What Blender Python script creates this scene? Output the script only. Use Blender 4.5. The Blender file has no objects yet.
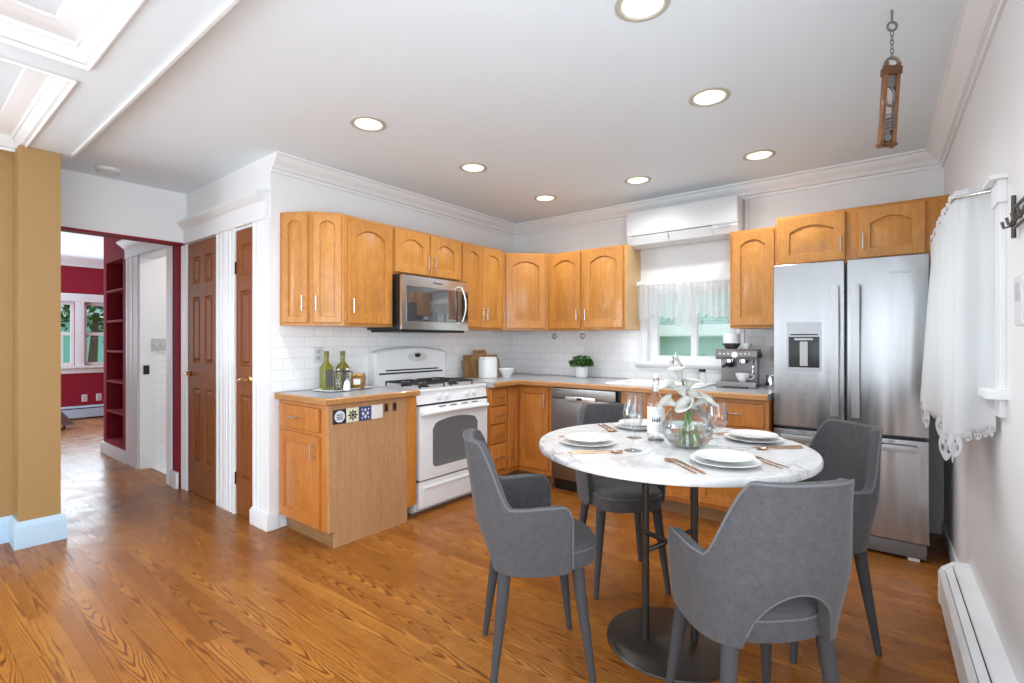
import bpy, bmesh, math, random
from mathutils import Vector, Matrix
random.seed(7)
sc = bpy.context.scene
PI = math.pi
R = math.radians

# ------------------------------------------------------------------ camera, world, lights, exposure
cam_d = bpy.data.cameras.new('camera')
cam_d.sensor_width = 36.0
cam_d.lens = 495.0 / 1024.0 * 36.0
cam_d.clip_start = 0.02
cam = bpy.data.objects.new('camera', cam_d)
sc.collection.objects.link(cam)
cam.location = (0, 0, 1.255)
cam.rotation_euler = (R(90), 0, R(38))
sc.camera = cam

w = bpy.data.worlds.new('daylight')
sc.world = w
w.use_nodes = True
bgn = w.node_tree.nodes['Background']
bgn.inputs[0].default_value = (0.86, 0.93, 1.0, 1)
bgn.inputs[1].default_value = 1.6

sc.view_settings.view_transform = 'Standard'
sc.view_settings.look = 'None'
sc.view_settings.gamma = 1.0
sc.view_settings.use_curve_mapping = False
sc.view_settings.exposure = 0.0
sc.cycles.use_denoising = True

def area(name, loc, rot, sx, sy, power, col=(1, 1, 1)):
    l = bpy.data.lights.new(name, 'AREA')
    l.shape = 'RECTANGLE'; l.size = sx; l.size_y = sy
    l.energy = power; l.color = col
    o = bpy.data.objects.new(name, l)
    sc.collection.objects.link(o)
    o.location = loc; o.rotation_euler = rot
    return o
DAY = (0.83, 0.95, 1.06)
# daylight entering by the windows of the rear wall (behind the camera)
for i, x in enumerate((-3.2, -1.6, -0.1)):
    area('rear_window_daylight', (x, -2.93, 1.35), (R(90), 0, 0), 0.95, 1.5, 6, DAY)
for y in (-2.0, -0.75, 0.5):
    area('added_side_fill', (0.23 + 0.0275 * (4.25 - y) + 0.03, y, 1.30), (0, R(90), R(1.6)), 1.6, 1.05, 34, DAY)  # added fill lights at made-up openings of the right wall, out of view
for y in (-2.2, -1.0):
    area('added_tan_wall_fill', (-4.44, y, 1.35), (0, R(-90), 0), 1.5, 0.9, 64, DAY)  # added fill lights, their windows made up to brighten the right wall
area('right_window_daylight', (0.44, 2.84, 1.40), (0, R(90), R(1.6)), 0.6, 0.85, 2.5, DAY)
# added fill light for the red room, then daylight at its far window
area('added_red_room_fill', (-9.0, -0.35, 1.5), (R(90), 0, 0), 1.8, 1.4, 70, DAY)  # added out of view to brighten the dim room
area('far_window_daylight', (-10.42, 2.0, 1.4), (0, R(-90), 0), 1.05, 1.5, 45, DAY)
# the recessed ceiling lamps
for x, y in ((-2.39, 1.725), (-2.40, 2.62), (-2.415, 3.56), (-1.585, 3.605), (-0.735, 3.62), (-0.76, 2.605), (-0.745, 1.735)):
    l = bpy.data.lights.new('downlight_lamp', 'SPOT')
    l.energy = 31; l.color = (0.95, 0.97, 1.0); l.spot_size = R(150); l.spot_blend = 0.9; l.shadow_soft_size = 0.05
    o = bpy.data.objects.new('downlight_lamp', l); sc.collection.objects.link(o); o.location = (x, y, 2.52)

# ------------------------------------------------------------------ materials
def mat(name, col, rough=0.5, metal=0.0, spec=None, trans=0.0, ior=1.45, coat=0.0, sheen=0.0, emit=None, estr=0.0):
    m = bpy.data.materials.new(name)
    m.use_nodes = True
    b = m.node_tree.nodes['Principled BSDF']
    b.inputs['Base Color'].default_value = (*col, 1)
    b.inputs['Roughness'].default_value = rough
    b.inputs['Metallic'].default_value = metal
    b.inputs['IOR'].default_value = ior
    if spec is not None: b.inputs['Specular IOR Level'].default_value = spec
    if trans: b.inputs['Transmission Weight'].default_value = trans
    if coat: b.inputs['Coat Weight'].default_value = coat
    if sheen:
        b.inputs['Sheen Weight'].default_value = sheen
        b.inputs['Sheen Roughness'].default_value = 0.5
    if emit:
        b.inputs['Emission Color'].default_value = (*emit, 1)
        b.inputs['Emission Strength'].default_value = estr
    return m

class NT:
    def __init__(self, m):
        self.t = m.node_tree; self.b = self.t.nodes['Principled BSDF']
    def n(self, typ, **kw):
        nd = self.t.nodes.new(typ)
        for k, v in kw.items():
            setattr(nd, k, v)
        return nd
    def put(self, sock, v):
        if isinstance(v, bpy.types.NodeSocket): self.t.links.new(v, sock)
        elif v is not None: sock.default_value = v
    def math(self, op, a, b=None, c=None, clamp=False):
        nd = self.n('ShaderNodeMath', operation=op); nd.use_clamp = clamp
        self.put(nd.inputs[0], a); self.put(nd.inputs[1], b); self.put(nd.inputs[2], c)
        return nd.outputs[0]
    def obj(self):
        return self.n('ShaderNodeTexCoord').outputs['Object']
    def sep(self, v):
        nd = self.n('ShaderNodeSeparateXYZ'); self.put(nd.inputs[0], v); return nd.outputs
    def comb(self, x, y, z):
        nd = self.n('ShaderNodeCombineXYZ')
        for i, v in enumerate((x, y, z)): self.put(nd.inputs[i], v)
        return nd.outputs[0]
    def noise(self, v, scale, detail=2.0, rough=0.5, dist=0.0):
        nd = self.n('ShaderNodeTexNoise'); self.put(nd.inputs['Vector'], v)
        nd.inputs['Scale'].default_value = scale; nd.inputs['Detail'].default_value = detail
        nd.inputs['Roughness'].default_value = rough; nd.inputs['Distortion'].default_value = dist
        return nd.outputs['Fac']
    def white(self, v):
        nd = self.n('ShaderNodeTexWhiteNoise', noise_dimensions='3D'); self.put(nd.inputs['Vector'], v)
        return nd.outputs['Value']
    def scale(self, v, s):
        nd = self.n('ShaderNodeVectorMath', operation='MULTIPLY'); self.put(nd.inputs[0], v); nd.inputs[1].default_value = s
        return nd.outputs[0]
    def add(self, v, s):
        nd = self.n('ShaderNodeVectorMath', operation='ADD'); self.put(nd.inputs[0], v); self.put(nd.inputs[1], s)
        return nd.outputs[0]
    def ramp(self, f, stops):
        nd = self.n('ShaderNodeValToRGB'); self.put(nd.inputs[0], f)
        el = nd.color_ramp.elements
        while len(el) < len(stops): el.new(0.5)
        for e, (p, c) in zip(el, stops):
            e.position = p; e.color = (*c, 1)
        return nd.outputs[0]
    def mix(self, f, a, b, mode='MIX'):
        nd = self.n('ShaderNodeMix', data_type='RGBA', blend_type=mode)
        self.put(nd.inputs[0], f)
        for s, v in ((nd.inputs[6], a), (nd.inputs[7], b)):
            if isinstance(v, tuple): s.default_value = (*v, 1)
            else: self.put(s, v)
        return nd.outputs[2]
    def mrange(self, f, a, b, c=0.0, d=1.0):
        nd = self.n('ShaderNodeMapRange'); self.put(nd.inputs[0], f)
        for i, v in enumerate((a, b, c, d)): nd.inputs[1 + i].default_value = v
        return nd.outputs[0]
    def bump(self, h, strength=0.2, dist=0.002):
        nd = self.n('ShaderNodeBump'); nd.inputs['Strength'].default_value = strength
        nd.inputs['Distance'].default_value = dist; self.put(nd.inputs['Height'], h)
        self.t.links.new(nd.outputs[0], self.b.inputs['Normal'])
    def color(self, c): self.put(self.b.inputs['Base Color'], c)
    def rough(self, c): self.put(self.b.inputs['Roughness'], c)

def wood(name, light, dark, rough=0.38, axis='z', coat=0.15, k=1.0):
    m = mat(name, light, rough, coat=coat)
    t = NT(m)
    o = t.obj()
    rnd = t.n('ShaderNodeObjectInfo').outputs['Random']
    off = t.comb(t.math('MULTIPLY', rnd, 13.0), t.math('MULTIPLY', rnd, 7.0), t.math('MULTIPLY', rnd, 29.0))
    o2 = t.add(o, off)
    s = {'z': (1, 1, 0.07), 'x': (0.07, 1, 1), 'y': (1, 0.07, 1)}[axis]
    g = t.scale(o2, s)
    n1 = t.noise(g, 26 * k, 3, 0.6, 0.6)
    n2 = t.noise(g, 150 * k, 2, 0.6)
    n3 = t.noise(t.scale(o2, tuple(0.35 if c < 1 else 1 for c in s)), 5, 2, 0.5, 1.0)
    band = t.math('SINE', t.math('MULTIPLY', t.math('ADD', n3, t.math('MULTIPLY', n1, 0.25)), 60.0))
    f = t.math('ADD', t.math('MULTIPLY', n1, 0.55), t.math('MULTIPLY', n2, 0.25))
    f = t.math('ADD', f, t.math('MULTIPLY', band, 0.07))
    f = t.math('ADD', f, t.math('MULTIPLY', t.math('SUBTRACT', rnd, 0.5), 0.16))
    c = t.ramp(f, [(0.25, dark), (0.62, light)])
    t.color(c)
    return m

def floor_material():
    m = mat('oak_floor', (0.4, 0.18, 0.06), 0.3)
    t = NT(m)
    x, y, z = t.sep(t.obj())
    W, L = 0.083, 1.35
    yr = t.math('DIVIDE', y, W)
    row = t.math('FLOOR', yr)
    rr = t.white(t.comb(row, 3.3, 1.7))
    xr = t.math('ADD', t.math('DIVIDE', x, L), t.math('MULTIPLY', rr, 5.0))
    col = t.math('FLOOR', xr)
    p1 = t.white(t.comb(row, col, 0.5)); p2 = t.white(t.comb(col, row, 9.1)); p3 = t.white(t.comb(row, col, 4.7))
    yl = t.math('SUBTRACT', t.math('FRACT', yr), 0.5)          # -0.5..0.5 over a board
    # domain for slow warps
    pv = t.comb(t.math('MULTIPLY', x, 2.2), t.math('MULTIPLY', y, 14.0), t.math('MULTIPLY', p1, 40.0))
    warp = t.noise(pv, 1.0, 2, 0.55, 0.0)
    pv2 = t.comb(t.math('MULTIPLY', x, 7.0), t.math('MULTIPLY', y, 45.0), t.math('MULTIPLY', p2, 40.0))
    warp2 = t.noise(pv2, 1.0, 2, 0.5)
    yo = t.math('SUBTRACT', yl, t.math('MULTIPLY', t.math('SUBTRACT', p2, 0.5), 1.1))
    yo = t.math('ADD', yo, t.math('MULTIPLY', t.math('SUBTRACT', warp, 0.5), 0.5))
    par = t.math('MULTIPLY', t.math('POWER', t.math('ABSOLUTE', yo), 1.7), 70.0)
    sgn = t.math('SUBTRACT', t.math('MULTIPLY', t.math('GREATER_THAN', p3, 0.5), 2.0), 1.0)
    lin = t.math('MULTIPLY', t.math('MULTIPLY', x, sgn), t.math('MULTIPLY_ADD', t.math('MULTIPLY', p1, p1), 45.0, 10.0))
    ph = t.math('ADD', t.math('ADD', par, lin), t.math('MULTIPLY', warp, 13.0))
    ph = t.math('ADD', ph, t.math('MULTIPLY', warp2, 2.5))
    s = t.math('SINE', ph)
    line = t.mrange(s, 0.15, 0.90)                              # dark late-wood lines
    line = t.math('MULTIPLY', line, t.mrange(t.math('ADD', warp2, t.math('MULTIPLY', p1, 0.45)), 0.35, 0.80, 0.45, 1.0))
    fine = t.noise(t.comb(t.math('MULTIPLY', x, 9.0), t.math('MULTIPLY', y, 420.0), p1), 1.0, 2, 0.6)
    tone = t.math('ADD', t.math('MULTIPLY', p3, 0.5), t.math('MULTIPLY', warp, 0.5))
    base = t.ramp(tone, [(0.1, (0.245, 0.081, 0.013)), (0.5, (0.355, 0.128, 0.021)), (0.95, (0.45, 0.186, 0.036))])
    base = t.mix(t.math('MULTIPLY', t.mrange(fine, 0.42, 0.75), 0.42), base, (0.20, 0.062, 0.012))
    base = t.mix(t.math('MULTIPLY', line, 0.86), base, (0.115, 0.032, 0.006))
    ey = t.math('SUBTRACT', 0.5, t.math('ABSOLUTE', yl))
    ex = t.math('MULTIPLY', t.math('SUBTRACT', 0.5, t.math('ABSOLUTE', t.math('SUBTRACT', t.math('FRACT', xr), 0.5))), L / W)
    seam = t.math('LESS_THAN', t.math('MINIMUM', ex, ey), 0.013)
    base = t.mix(t.math('MULTIPLY', seam, 0.55), base, (0.07, 0.022, 0.006))
    t.color(base)
    wob = t.noise(t.obj(), 6.0, 2, 0.5)
    t.rough(t.math('ADD', t.math('MULTIPLY', line, 0.08), t.mrange(wob, 0.3, 0.7, 0.22, 0.32)))
    t.b.inputs['Specular IOR Level'].default_value = 0.24
    h = t.math('SUBTRACT', t.math('MULTIPLY', wob, 0.6), t.math('MULTIPLY', seam, 0.25))
    t.bump(t.math('SUBTRACT', h, t.math('MULTIPLY', line, 0.06)), 0.25, 0.004)
    return m

def tile_material():
    m = mat('subway_tile', (0.8, 0.8, 0.8), 0.16)
    t = NT(m)
    x, y, z = t.sep(t.obj())
    u = t.math('ADD', x, y)
    br = t.n('ShaderNodeTexBrick')
    t.put(br.inputs['Vector'], t.comb(u, z, 0.0))
    br.inputs['Color1'].default_value = (0.90, 0.90, 0.90, 1); br.inputs['Color2'].default_value = (0.87, 0.87, 0.875, 1)
    br.inputs['Mortar'].default_value = (0.74, 0.74, 0.74, 1)
    br.inputs['Scale'].default_value = 1.0
    br.inputs['Mortar Size'].default_value = 0.0022
    br.inputs['Brick Width'].default_value = 0.152; br.inputs['Row Height'].default_value = 0.076
    t.color(br.outputs['Color'])
    t.bump(t.math('SUBTRACT', 1.0, br.outputs['Fac']), 0.5, 0.0015)
    return m

def marble_material():
    m = mat('white_marble', (0.85, 0.85, 0.84), 0.22)
    t = NT(m)
    o = t.obj()
    wv = t.noise(o, 2.3, 5, 0.6, 1.6)
    v1 = t.mrange(t.math('ABSOLUTE', t.math('SUBTRACT', wv, 0.5)), 0.0, 0.034, 1.0, 0.0)
    wv2 = t.noise(t.add(o, (3.1, 1.2, 0.4)), 5.2, 5, 0.65, 1.2)
    v2 = t.mrange(t.math('ABSOLUTE', t.math('SUBTRACT', wv2, 0.52)), 0.0, 0.02, 0.55, 0.0)
    patch = t.mrange(t.noise(o, 3.0, 2, 0.5), 0.45, 0.7)
    f = t.math('MULTIPLY', t.math('MAXIMUM', v1, v2), t.math('ADD', t.math('MULTIPLY', patch, 0.8), 0.2))
    c = t.mix(t.math('MULTIPLY', f, 0.98), (0.70, 0.695, 0.69), (0.24, 0.235, 0.245))
    c = t.mix(t.math('MULTIPLY', patch, 0.25), c, (0.50, 0.49, 0.50))
    t.color(c)
    return m

def fabric_material():
    m = mat('grey_velvet', (0.105, 0.103, 0.112), 0.9, spec=0.2, sheen=0.12)
    t = NT(m)
    o = t.obj()
    n = t.noise(o, 260.0, 3, 0.7)
    n2 = t.noise(o, 45.0, 4, 0.7)
    f = t.math('ADD', t.math('MULTIPLY', n, 0.5), t.math('MULTIPLY', n2, 0.5))
    t.color(t.ramp(f, [(0.35, (0.058, 0.0545, 0.0570)), (0.65, (0.093, 0.087, 0.091))]))
    t.bump(n, 0.25, 0.002)
    return m

def steel_material(name, col=(0.60, 0.60, 0.61), rough=0.28, axis='z', amp=0.010):
    m = mat(name, col, rough, metal=1.0)
    t = NT(m)
    o = t.obj()
    s = (1, 1, 0.02) if axis == 'z' else (0.02, 1, 1)
    fine = t.noise(t.scale(o, s), 120, 2, 0.5)
    t.rough(t.mrange(fine, 0.3, 0.7, rough - 0.01, rough + 0.02))
    wide = t.noise(t.scale(o, (1, 1, 0.10)), 9.0, 1, 0.4)
    t.bump(wide, 0.55, amp)
    return m

def lamina(name, a, b, rough, scale):
    m = mat(name, a, rough)
    t = NT(m)
    t.color(t.mix(t.mrange(t.noise(t.obj(), scale, 3, 0.7), 0.35, 0.65), a, b))
    return m

def glass(name, col=(1, 1, 1), rough=0.0):
    return mat(name, col, rough, trans=1.0, ior=1.45)

def thin_glass(name, tint=(0.93, 0.98, 0.96), refl=0.08):
    m = bpy.data.materials.new(name); m.use_nodes = True
    nt = m.node_tree; nt.nodes.remove(nt.nodes['Principled BSDF'])
    tr = nt.nodes.new('ShaderNodeBsdfTransparent'); tr.inputs[0].default_value = (*tint, 1)
    gl = nt.nodes.new('ShaderNodeBsdfGlossy'); gl.inputs['Roughness'].default_value = 0.02
    mx = nt.nodes.new('ShaderNodeMixShader')
    fr = nt.nodes.new('ShaderNodeLayerWeight'); fr.inputs[0].default_value = refl * 2
    pw = nt.nodes.new('ShaderNodeMath'); pw.operation = 'MULTIPLY_ADD'; pw.inputs[1].default_value = 0.55; pw.inputs[2].default_value = 0.03
    nt.links.new(fr.outputs['Facing'], pw.inputs[0])
    nt.links.new(pw.outputs[0], mx.inputs[0])
    nt.links.new(tr.outputs[0], mx.inputs[1]); nt.links.new(gl.outputs[0], mx.inputs[2])
    nt.links.new(mx.outputs[0], nt.nodes['Material Output'].inputs[0])
    return m

def sheer(name, col, opacity):
    m = bpy.data.materials.new(name); m.use_nodes = True
    nt = m.node_tree; nt.nodes.remove(nt.nodes['Principled BSDF'])
    tr = nt.nodes.new('ShaderNodeBsdfTransparent')
    df = nt.nodes.new('ShaderNodeBsdfDiffuse'); df.inputs[0].default_value = (*col, 1)
    tl = nt.nodes.new('ShaderNodeBsdfTranslucent'); tl.inputs[0].default_value = (*col, 1)
    m1 = nt.nodes.new('ShaderNodeMixShader'); m1.inputs[0].default_value = 0.42
    nt.links.new(df.outputs[0], m1.inputs[1]); nt.links.new(tl.outputs[0], m1.inputs[2])
    m2 = nt.nodes.new('ShaderNodeMixShader'); m2.inputs[0].default_value = opacity
    nt.links.new(tr.outputs[0], m2.inputs[1]); nt.links.new(m1.outputs[0], m2.inputs[2])
    nt.links.new(m2.outputs[0], nt.nodes['Material Output'].inputs[0])
    return m

def paint(name, col, rough=0.55):
    m = mat(name, col, rough)
    t = NT(m)
    t.bump(t.noise(t.obj(), 90.0, 3, 0.6), 0.06, 0.002)
    return m

M = {}
M['floor'] = floor_material()
M['wall'] = paint('white_wall_paint', (0.80, 0.80, 0.80))
M['ceil'] = paint('ceiling_paint', (0.80, 0.885, 0.94))
M['trim'] = mat('white_trim_paint', (0.80, 0.805, 0.81), 0.35)
M['tan'] = paint('tan_wall_paint', (0.40, 0.238, 0.088))
M['red'] = paint('crimson_wall_paint', (0.27, 0.018, 0.034), 0.75)
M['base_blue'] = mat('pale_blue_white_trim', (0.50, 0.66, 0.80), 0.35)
M['tile'] = tile_material()
M['marble'] = marble_material()
M['fabric'] = fabric_material()
M['piping'] = mat('light_grey_piping', (0.13, 0.128, 0.135), 0.85, spec=0.2)
M['leg'] = mat('grey_leg_fabric', (0.056, 0.053, 0.055), 0.8, spec=0.25)
M['iron'] = mat('dark_bronze_metal', (0.085, 0.078, 0.07), 0.38, metal=0.85)
M['maple'] = wood('honey_maple', (0.60, 0.275, 0.062), (0.47, 0.185, 0.034))
M['maple_base'] = wood('orange_maple', (0.56, 0.215, 0.042), (0.43, 0.145, 0.024))
M['maple_side'] = wood('pale_maple_side', (0.72, 0.47, 0.22), (0.62, 0.37, 0.15))
M['oak_panel'] = wood('pinkish_oak_panel', (0.50, 0.28, 0.135), (0.40, 0.205, 0.092), rough=0.5, k=1.6)
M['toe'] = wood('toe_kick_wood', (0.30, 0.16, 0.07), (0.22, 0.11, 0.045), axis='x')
M['edge'] = wood('counter_wood_edge', (0.50, 0.25, 0.09), (0.38, 0.17, 0.055), axis='x')
M['door'] = wood('stained_pine_door', (0.27, 0.086, 0.020), (0.20, 0.056, 0.012), rough=0.5, coat=0.0)
M['door'].node_tree.nodes['Principled BSDF'].inputs['Specular IOR Level'].default_value = 0.22
M['red'].node_tree.nodes['Principled BSDF'].inputs['Specular IOR Level'].default_value = 0.2
M['counter'] = lamina('grey_laminate', (0.40, 0.41, 0.42), (0.34, 0.35, 0.36), 0.22, 220)
M['steel'] = steel_material('brushed_stainless', (0.43, 0.43, 0.435), 0.24, amp=0.02)
M['dsteel'] = steel_material('dark_stainless', (0.30, 0.29, 0.28), 0.32, amp=0.004)
M['nickel'] = mat('brushed_nickel', (0.62, 0.60, 0.57), 0.25, metal=1.0)
M['chrome'] = mat('chrome', (0.75, 0.75, 0.76), 0.08, metal=1.0)
M['black'] = mat('black_plastic', (0.012, 0.012, 0.013), 0.35)
M['castiron'] = mat('cast_iron', (0.015, 0.015, 0.016), 0.5)
M['enamel'] = mat('white_enamel', (0.79, 0.79, 0.79), 0.16)
M['plastic'] = mat('white_plastic', (0.69, 0.695, 0.70), 0.35)
M['plastic_grey'] = mat('light_grey_plastic', (0.50, 0.51, 0.52), 0.35)
M['ovenglass'] = mat('oven_glass', (0.16, 0.16, 0.165), 0.12)
M['micro_glass'] = mat('microwave_glass', (0.05, 0.05, 0.053), 0.03, ior=2.5)
M['hsteel'] = mat('handle_steel', (0.48, 0.48, 0.485), 0.38, metal=1.0)
M['bsteel'] = steel_material('bright_stainless', (0.66, 0.65, 0.64), 0.25, amp=0.003)
M['ceramic'] = mat('white_ceramic', (0.82, 0.82, 0.81), 0.12)
M['brass'] = mat('brass', (0.78, 0.52, 0.18), 0.2, metal=1.0)
M['rosegold'] = mat('rose_gold', (0.58, 0.38, 0.25), 0.25, metal=1.0)
M['glass'] = glass('clear_glass')
M['oil'] = mat('olive_oil_glass', (0.36, 0.36, 0.05), 0.05, trans=0.55, ior=1.45)
M['pane'] = thin_glass('window_pane')
M['tglass'] = thin_glass('thin_drinking_glass', (0.965, 0.97, 0.97), 0.16)
M['lace'] = sheer('white_lace', (0.88, 0.89, 0.90), 0.62)
M['linen'] = sheer('white_linen', (0.80, 0.80, 0.805), 0.985)
M['leaf'] = mat('green_leaf', (0.022, 0.085, 0.012), 0.5)
M['leaf2'] = mat('light_green_leaf', (0.06, 0.17, 0.025), 0.5)
M['petal'] = mat('calla_petal', (0.56, 0.55, 0.50), 0.6)
M['petal_in'] = mat('calla_spadix', (0.25, 0.20, 0.03), 0.6)
M['stem'] = mat('calla_stem', (0.14, 0.26, 0.06), 0.45)
M['lens'] = mat('lamp_lens', (1, 0.95, 0.85), 0.5, emit=(1.0, 0.88, 0.68), estr=7.0)
M['baffle'] = mat('lamp_baffle', (0.85, 0.80, 0.68), 0.5)
M['ring'] = mat('lamp_ring', (0.50, 0.48, 0.42), 0.4)
M['board'] = wood('cutting_board', (0.50, 0.30, 0.14), (0.33, 0.18, 0.07), rough=0.6)
M['board2'] = wood('dark_cutting_board', (0.38, 0.21, 0.09), (0.24, 0.12, 0.05), rough=0.6)

# ------------------------------------------------------------------ mesh helpers
class MB:
    """collects shapes and links them as ONE mesh object"""
    def __init__(self): self.bm = bmesh.new()
    def _xf(self, vs, mtx):
        if mtx is not None: bmesh.ops.transform(self.bm, matrix=mtx, verts=vs)
        return vs
    def box(self, x0, x1, y0, y1, z0, z1, bev=0.0, seg=2, mtx=None):
        b = bmesh.new()
        bmesh.ops.create_cube(b, size=1.0)
        bmesh.ops.transform(b, verts=b.verts, matrix=Matrix.Translation(((x0+x1)/2, (y0+y1)/2, (z0+z1)/2)) @ Matrix.Diagonal((x1-x0, y1-y0, z1-z0, 1)))
        if bev > 0:
            bmesh.ops.bevel(b, geom=list(b.edges), offset=bev, segments=seg, profile=0.7, affect='EDGES')
        return self.merge(b, mtx)
    def merge(self, b, mtx=None):
        vm = {}
        for v in b.verts: vm[v] = self.bm.verts.new(v.co if mtx is None else mtx @ v.co)
        for f in b.faces:
            try: self.bm.faces.new([vm[v] for v in f.verts])
            except ValueError: pass
        b.free()
        return list(vm.values())
    def loft(self, loops, cap0=True, cap1=True, closed=True, mtx=None):
        rows = [[self.bm.verts.new(p if mtx is None else mtx @ Vector(p)) for p in lp] for lp in loops]
        n = len(rows[0])
        for a, b in zip(rows, rows[1:]):
            for i in range(n if closed else n - 1):
                j = (i + 1) % n
                try: self.bm.faces.new((a[i], a[j], b[j], b[i]))
                except ValueError: pass
        if cap0 and closed: self.bm.faces.new(list(reversed(rows[0])))
        if cap1 and closed: self.bm.faces.new(rows[-1])
        return rows
    def lathe(self, prof, seg=32, c=(0, 0, 0), mtx=None, cap0=True, cap1=True):
        loops = []
        for r, z in prof:
            loops.append([Vector((c[0] + r*math.cos(2*PI*i/seg), c[1] + r*math.sin(2*PI*i/seg), c[2] + z)) for i in range(seg)])
        self.loft(loops, cap0, cap1, True, mtx)
        return self
    def tube(self, pts, r, seg=10, cap=True, mtx=None, closed=False):
        pts = [Vector(p) for p in pts]
        rs = r if isinstance(r, (list, tuple)) else [r] * len(pts)
        loops = []
        up = None
        n = len(pts)
        for i, p in enumerate(pts):
            if closed: d = pts[(i+1) % n] - pts[i-1]
            else: d = (pts[min(i+1, n-1)] - pts[max(i-1, 0)])
            d.normalize()
            if up is None:
                up = Vector((0, 0, 1)) if abs(d.z) < 0.9 else Vector((1, 0, 0))
            s = d.cross(up)
            if s.length < 1e-6: s = d.orthogonal()
            s.normalize(); u = s.cross(d).normalized(); up = u
            loops.append([p + rs[i]*(s*math.cos(2*PI*k/seg) + u*math.sin(2*PI*k/seg)) for k in range(seg)])
        if closed: loops.append(loops[0])
        self.loft(loops, cap and not closed, cap and not closed, True, mtx)
        return self
    def prism(self, poly, z0, z1, mtx=None):
        self.loft([[Vector((x, y, z0)) for x, y in poly], [Vector((x, y, z1)) for x, y in poly]], True, True, True, mtx)
        return self
    def sweep(self, prof, path, closed=False):
        """prof: (out, z) pairs; path: plan points; 'out' is to the right of travel"""
        P = [Vector((x, y, 0)) for x, y in path]
        loops = []
        n = len(P)
        for i in range(n):
            a = (P[i] - P[i-1]) if (i > 0 or closed) else (P[1] - P[0])
            b = (P[(i+1) % n] - P[i]) if (i < n-1 or closed) else a
            a = a.normalized(); b = b.normalized()
            na = Vector((a.y, -a.x, 0)); nb = Vector((b.y, -b.x, 0))
            m = (na + nb); m = m / max(1e-6, m.dot(na))
            loops.append([P[i] + m*o + Vector((0, 0, z)) for o, z in prof])
        if closed: loops.append(loops[0])
        self.loft(loops, not closed, not closed, True)
        return self
    def cells(self, xs, ys, holes, d0, d1, fn):
        """a slab of d0..d1 over the grid xs*ys less the hole cells; fn(u,v,d) gives the point"""
        hole = lambda i, j: any(a <= (xs[i]+xs[i+1])/2 <= b and c <= (ys[j]+ys[j+1])/2 <= d for a, b, c, d in holes)
        nx, ny = len(xs)-1, len(ys)-1
        ok = lambda i, j: 0 <= i < nx and 0 <= j < ny and not hole(i, j)
        cache = {}
        def V(i, j, k):
            if (i, j, k) not in cache: cache[(i, j, k)] = self.bm.verts.new(fn(xs[i], ys[j], (d0, d1)[k]))
            return cache[(i, j, k)]
        for i in range(nx):
            for j in range(ny):
                if not ok(i, j): continue
                self.bm.faces.new((V(i, j, 0), V(i+1, j, 0), V(i+1, j+1, 0), V(i, j+1, 0)))
                self.bm.faces.new((V(i, j+1, 1), V(i+1, j+1, 1), V(i+1, j, 1), V(i, j, 1)))
                for di, dj, a, b in ((-1, 0, (i, j), (i, j+1)), (1, 0, (i+1, j+1), (i+1, j)), (0, -1, (i+1, j), (i, j)), (0, 1, (i, j+1), (i+1, j+1))):
                    if not ok(i+di, j+dj):
                        self.bm.faces.new((V(*b, 0), V(*a, 0), V(*a, 1), V(*b, 1)))
        return self
    def build(self, name, m, parent=None, smooth=38.0, loc=None, rot=None):
        bmesh.ops.recalc_face_normals(self.bm, faces=self.bm.faces)
        me = bpy.data.meshes.new(name)
        if smooth:
            for f in self.bm.faces: f.smooth = True
            for e in self.bm.edges:
                if len(e.link_faces) == 2 and e.calc_face_angle(0) > R(smooth): e.smooth = False
        self.bm.to_mesh(me); self.bm.free()
        for mm in (m if isinstance(m, (list, tuple)) else [m]): me.materials.append(mm)
        o = bpy.data.objects.new(name, me)
        sc.collection.objects.link(o)
        if parent is not None: o.parent = parent
        if loc is not None: o.location = loc
        if rot is not None: o.rotation_euler = (0, 0, rot)
        return o

def tag(o, label, cat=None, group=None, kind=None):
    if label: o['label'] = label
    if cat: o['category'] = cat
    if group: o['group'] = group
    if kind: o['kind'] = kind
    return o
def thing(name, label, cat, loc=(0, 0, 0), rz=0.0, group=None):
    o = bpy.data.objects.new(name, None)
    sc.collection.objects.link(o)
    o.empty_display_size = 0.05
    o.location = loc; o.rotation_euler = (0, 0, rz)
    return tag(o, label, cat, group)
def struct(mb, name, m, label=None, parent=None, smooth=38.0):
    o = mb.build(name, m, parent, smooth)
    if parent is None: tag(o, label, None, None, 'structure')
    return o
def sthing(name, label, loc=(0, 0, 0), rz=0.0):
    o = thing(name, label, None, loc, rz); o['kind'] = 'structure'; return o
def copy_tree(src, loc, rz, label=None, group=None):
    r = src.copy(); sc.collection.objects.link(r)
    r.location = loc; r.rotation_euler = (0, 0, rz)
    if label: r['label'] = label
    if group: r['group'] = group
    for ch in list(src.children):
        c = ch.copy(); sc.collection.objects.link(c); c.parent = r
        for g in list(ch.children):
            d = g.copy(); sc.collection.objects.link(d); d.parent = c
    return r
def axis_m(origin, xd, yd):
    xd = Vector(xd).normalized(); yd = Vector(yd).normalized(); zd = xd.cross(yd)
    return Matrix(((xd.x, yd.x, zd.x, origin[0]), (xd.y, yd.y, zd.y, origin[1]), (xd.z, yd.z, zd.z, origin[2]), (0, 0, 0, 1)))

# ------------------------------------------------------------------ the room shell
XA, YB, YH, XH = -3.29, 4.25, 1.605, -4.75      # stove wall, window wall, hall door wall, header over the hall opening
ZC, ZB = 2.5, 2.45
YR = -3.0                                        # rear wall behind the camera
WRX = lambda y: 0.23 + 0.0275 * (YB - y)         # the right wall is not quite square to the window wall
RW_ROT = math.atan2(-1.0, 0.0275)                # local x runs along the right wall towards the camera, local y into the wall
RW_O = (0.23, YB, 0)

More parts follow.
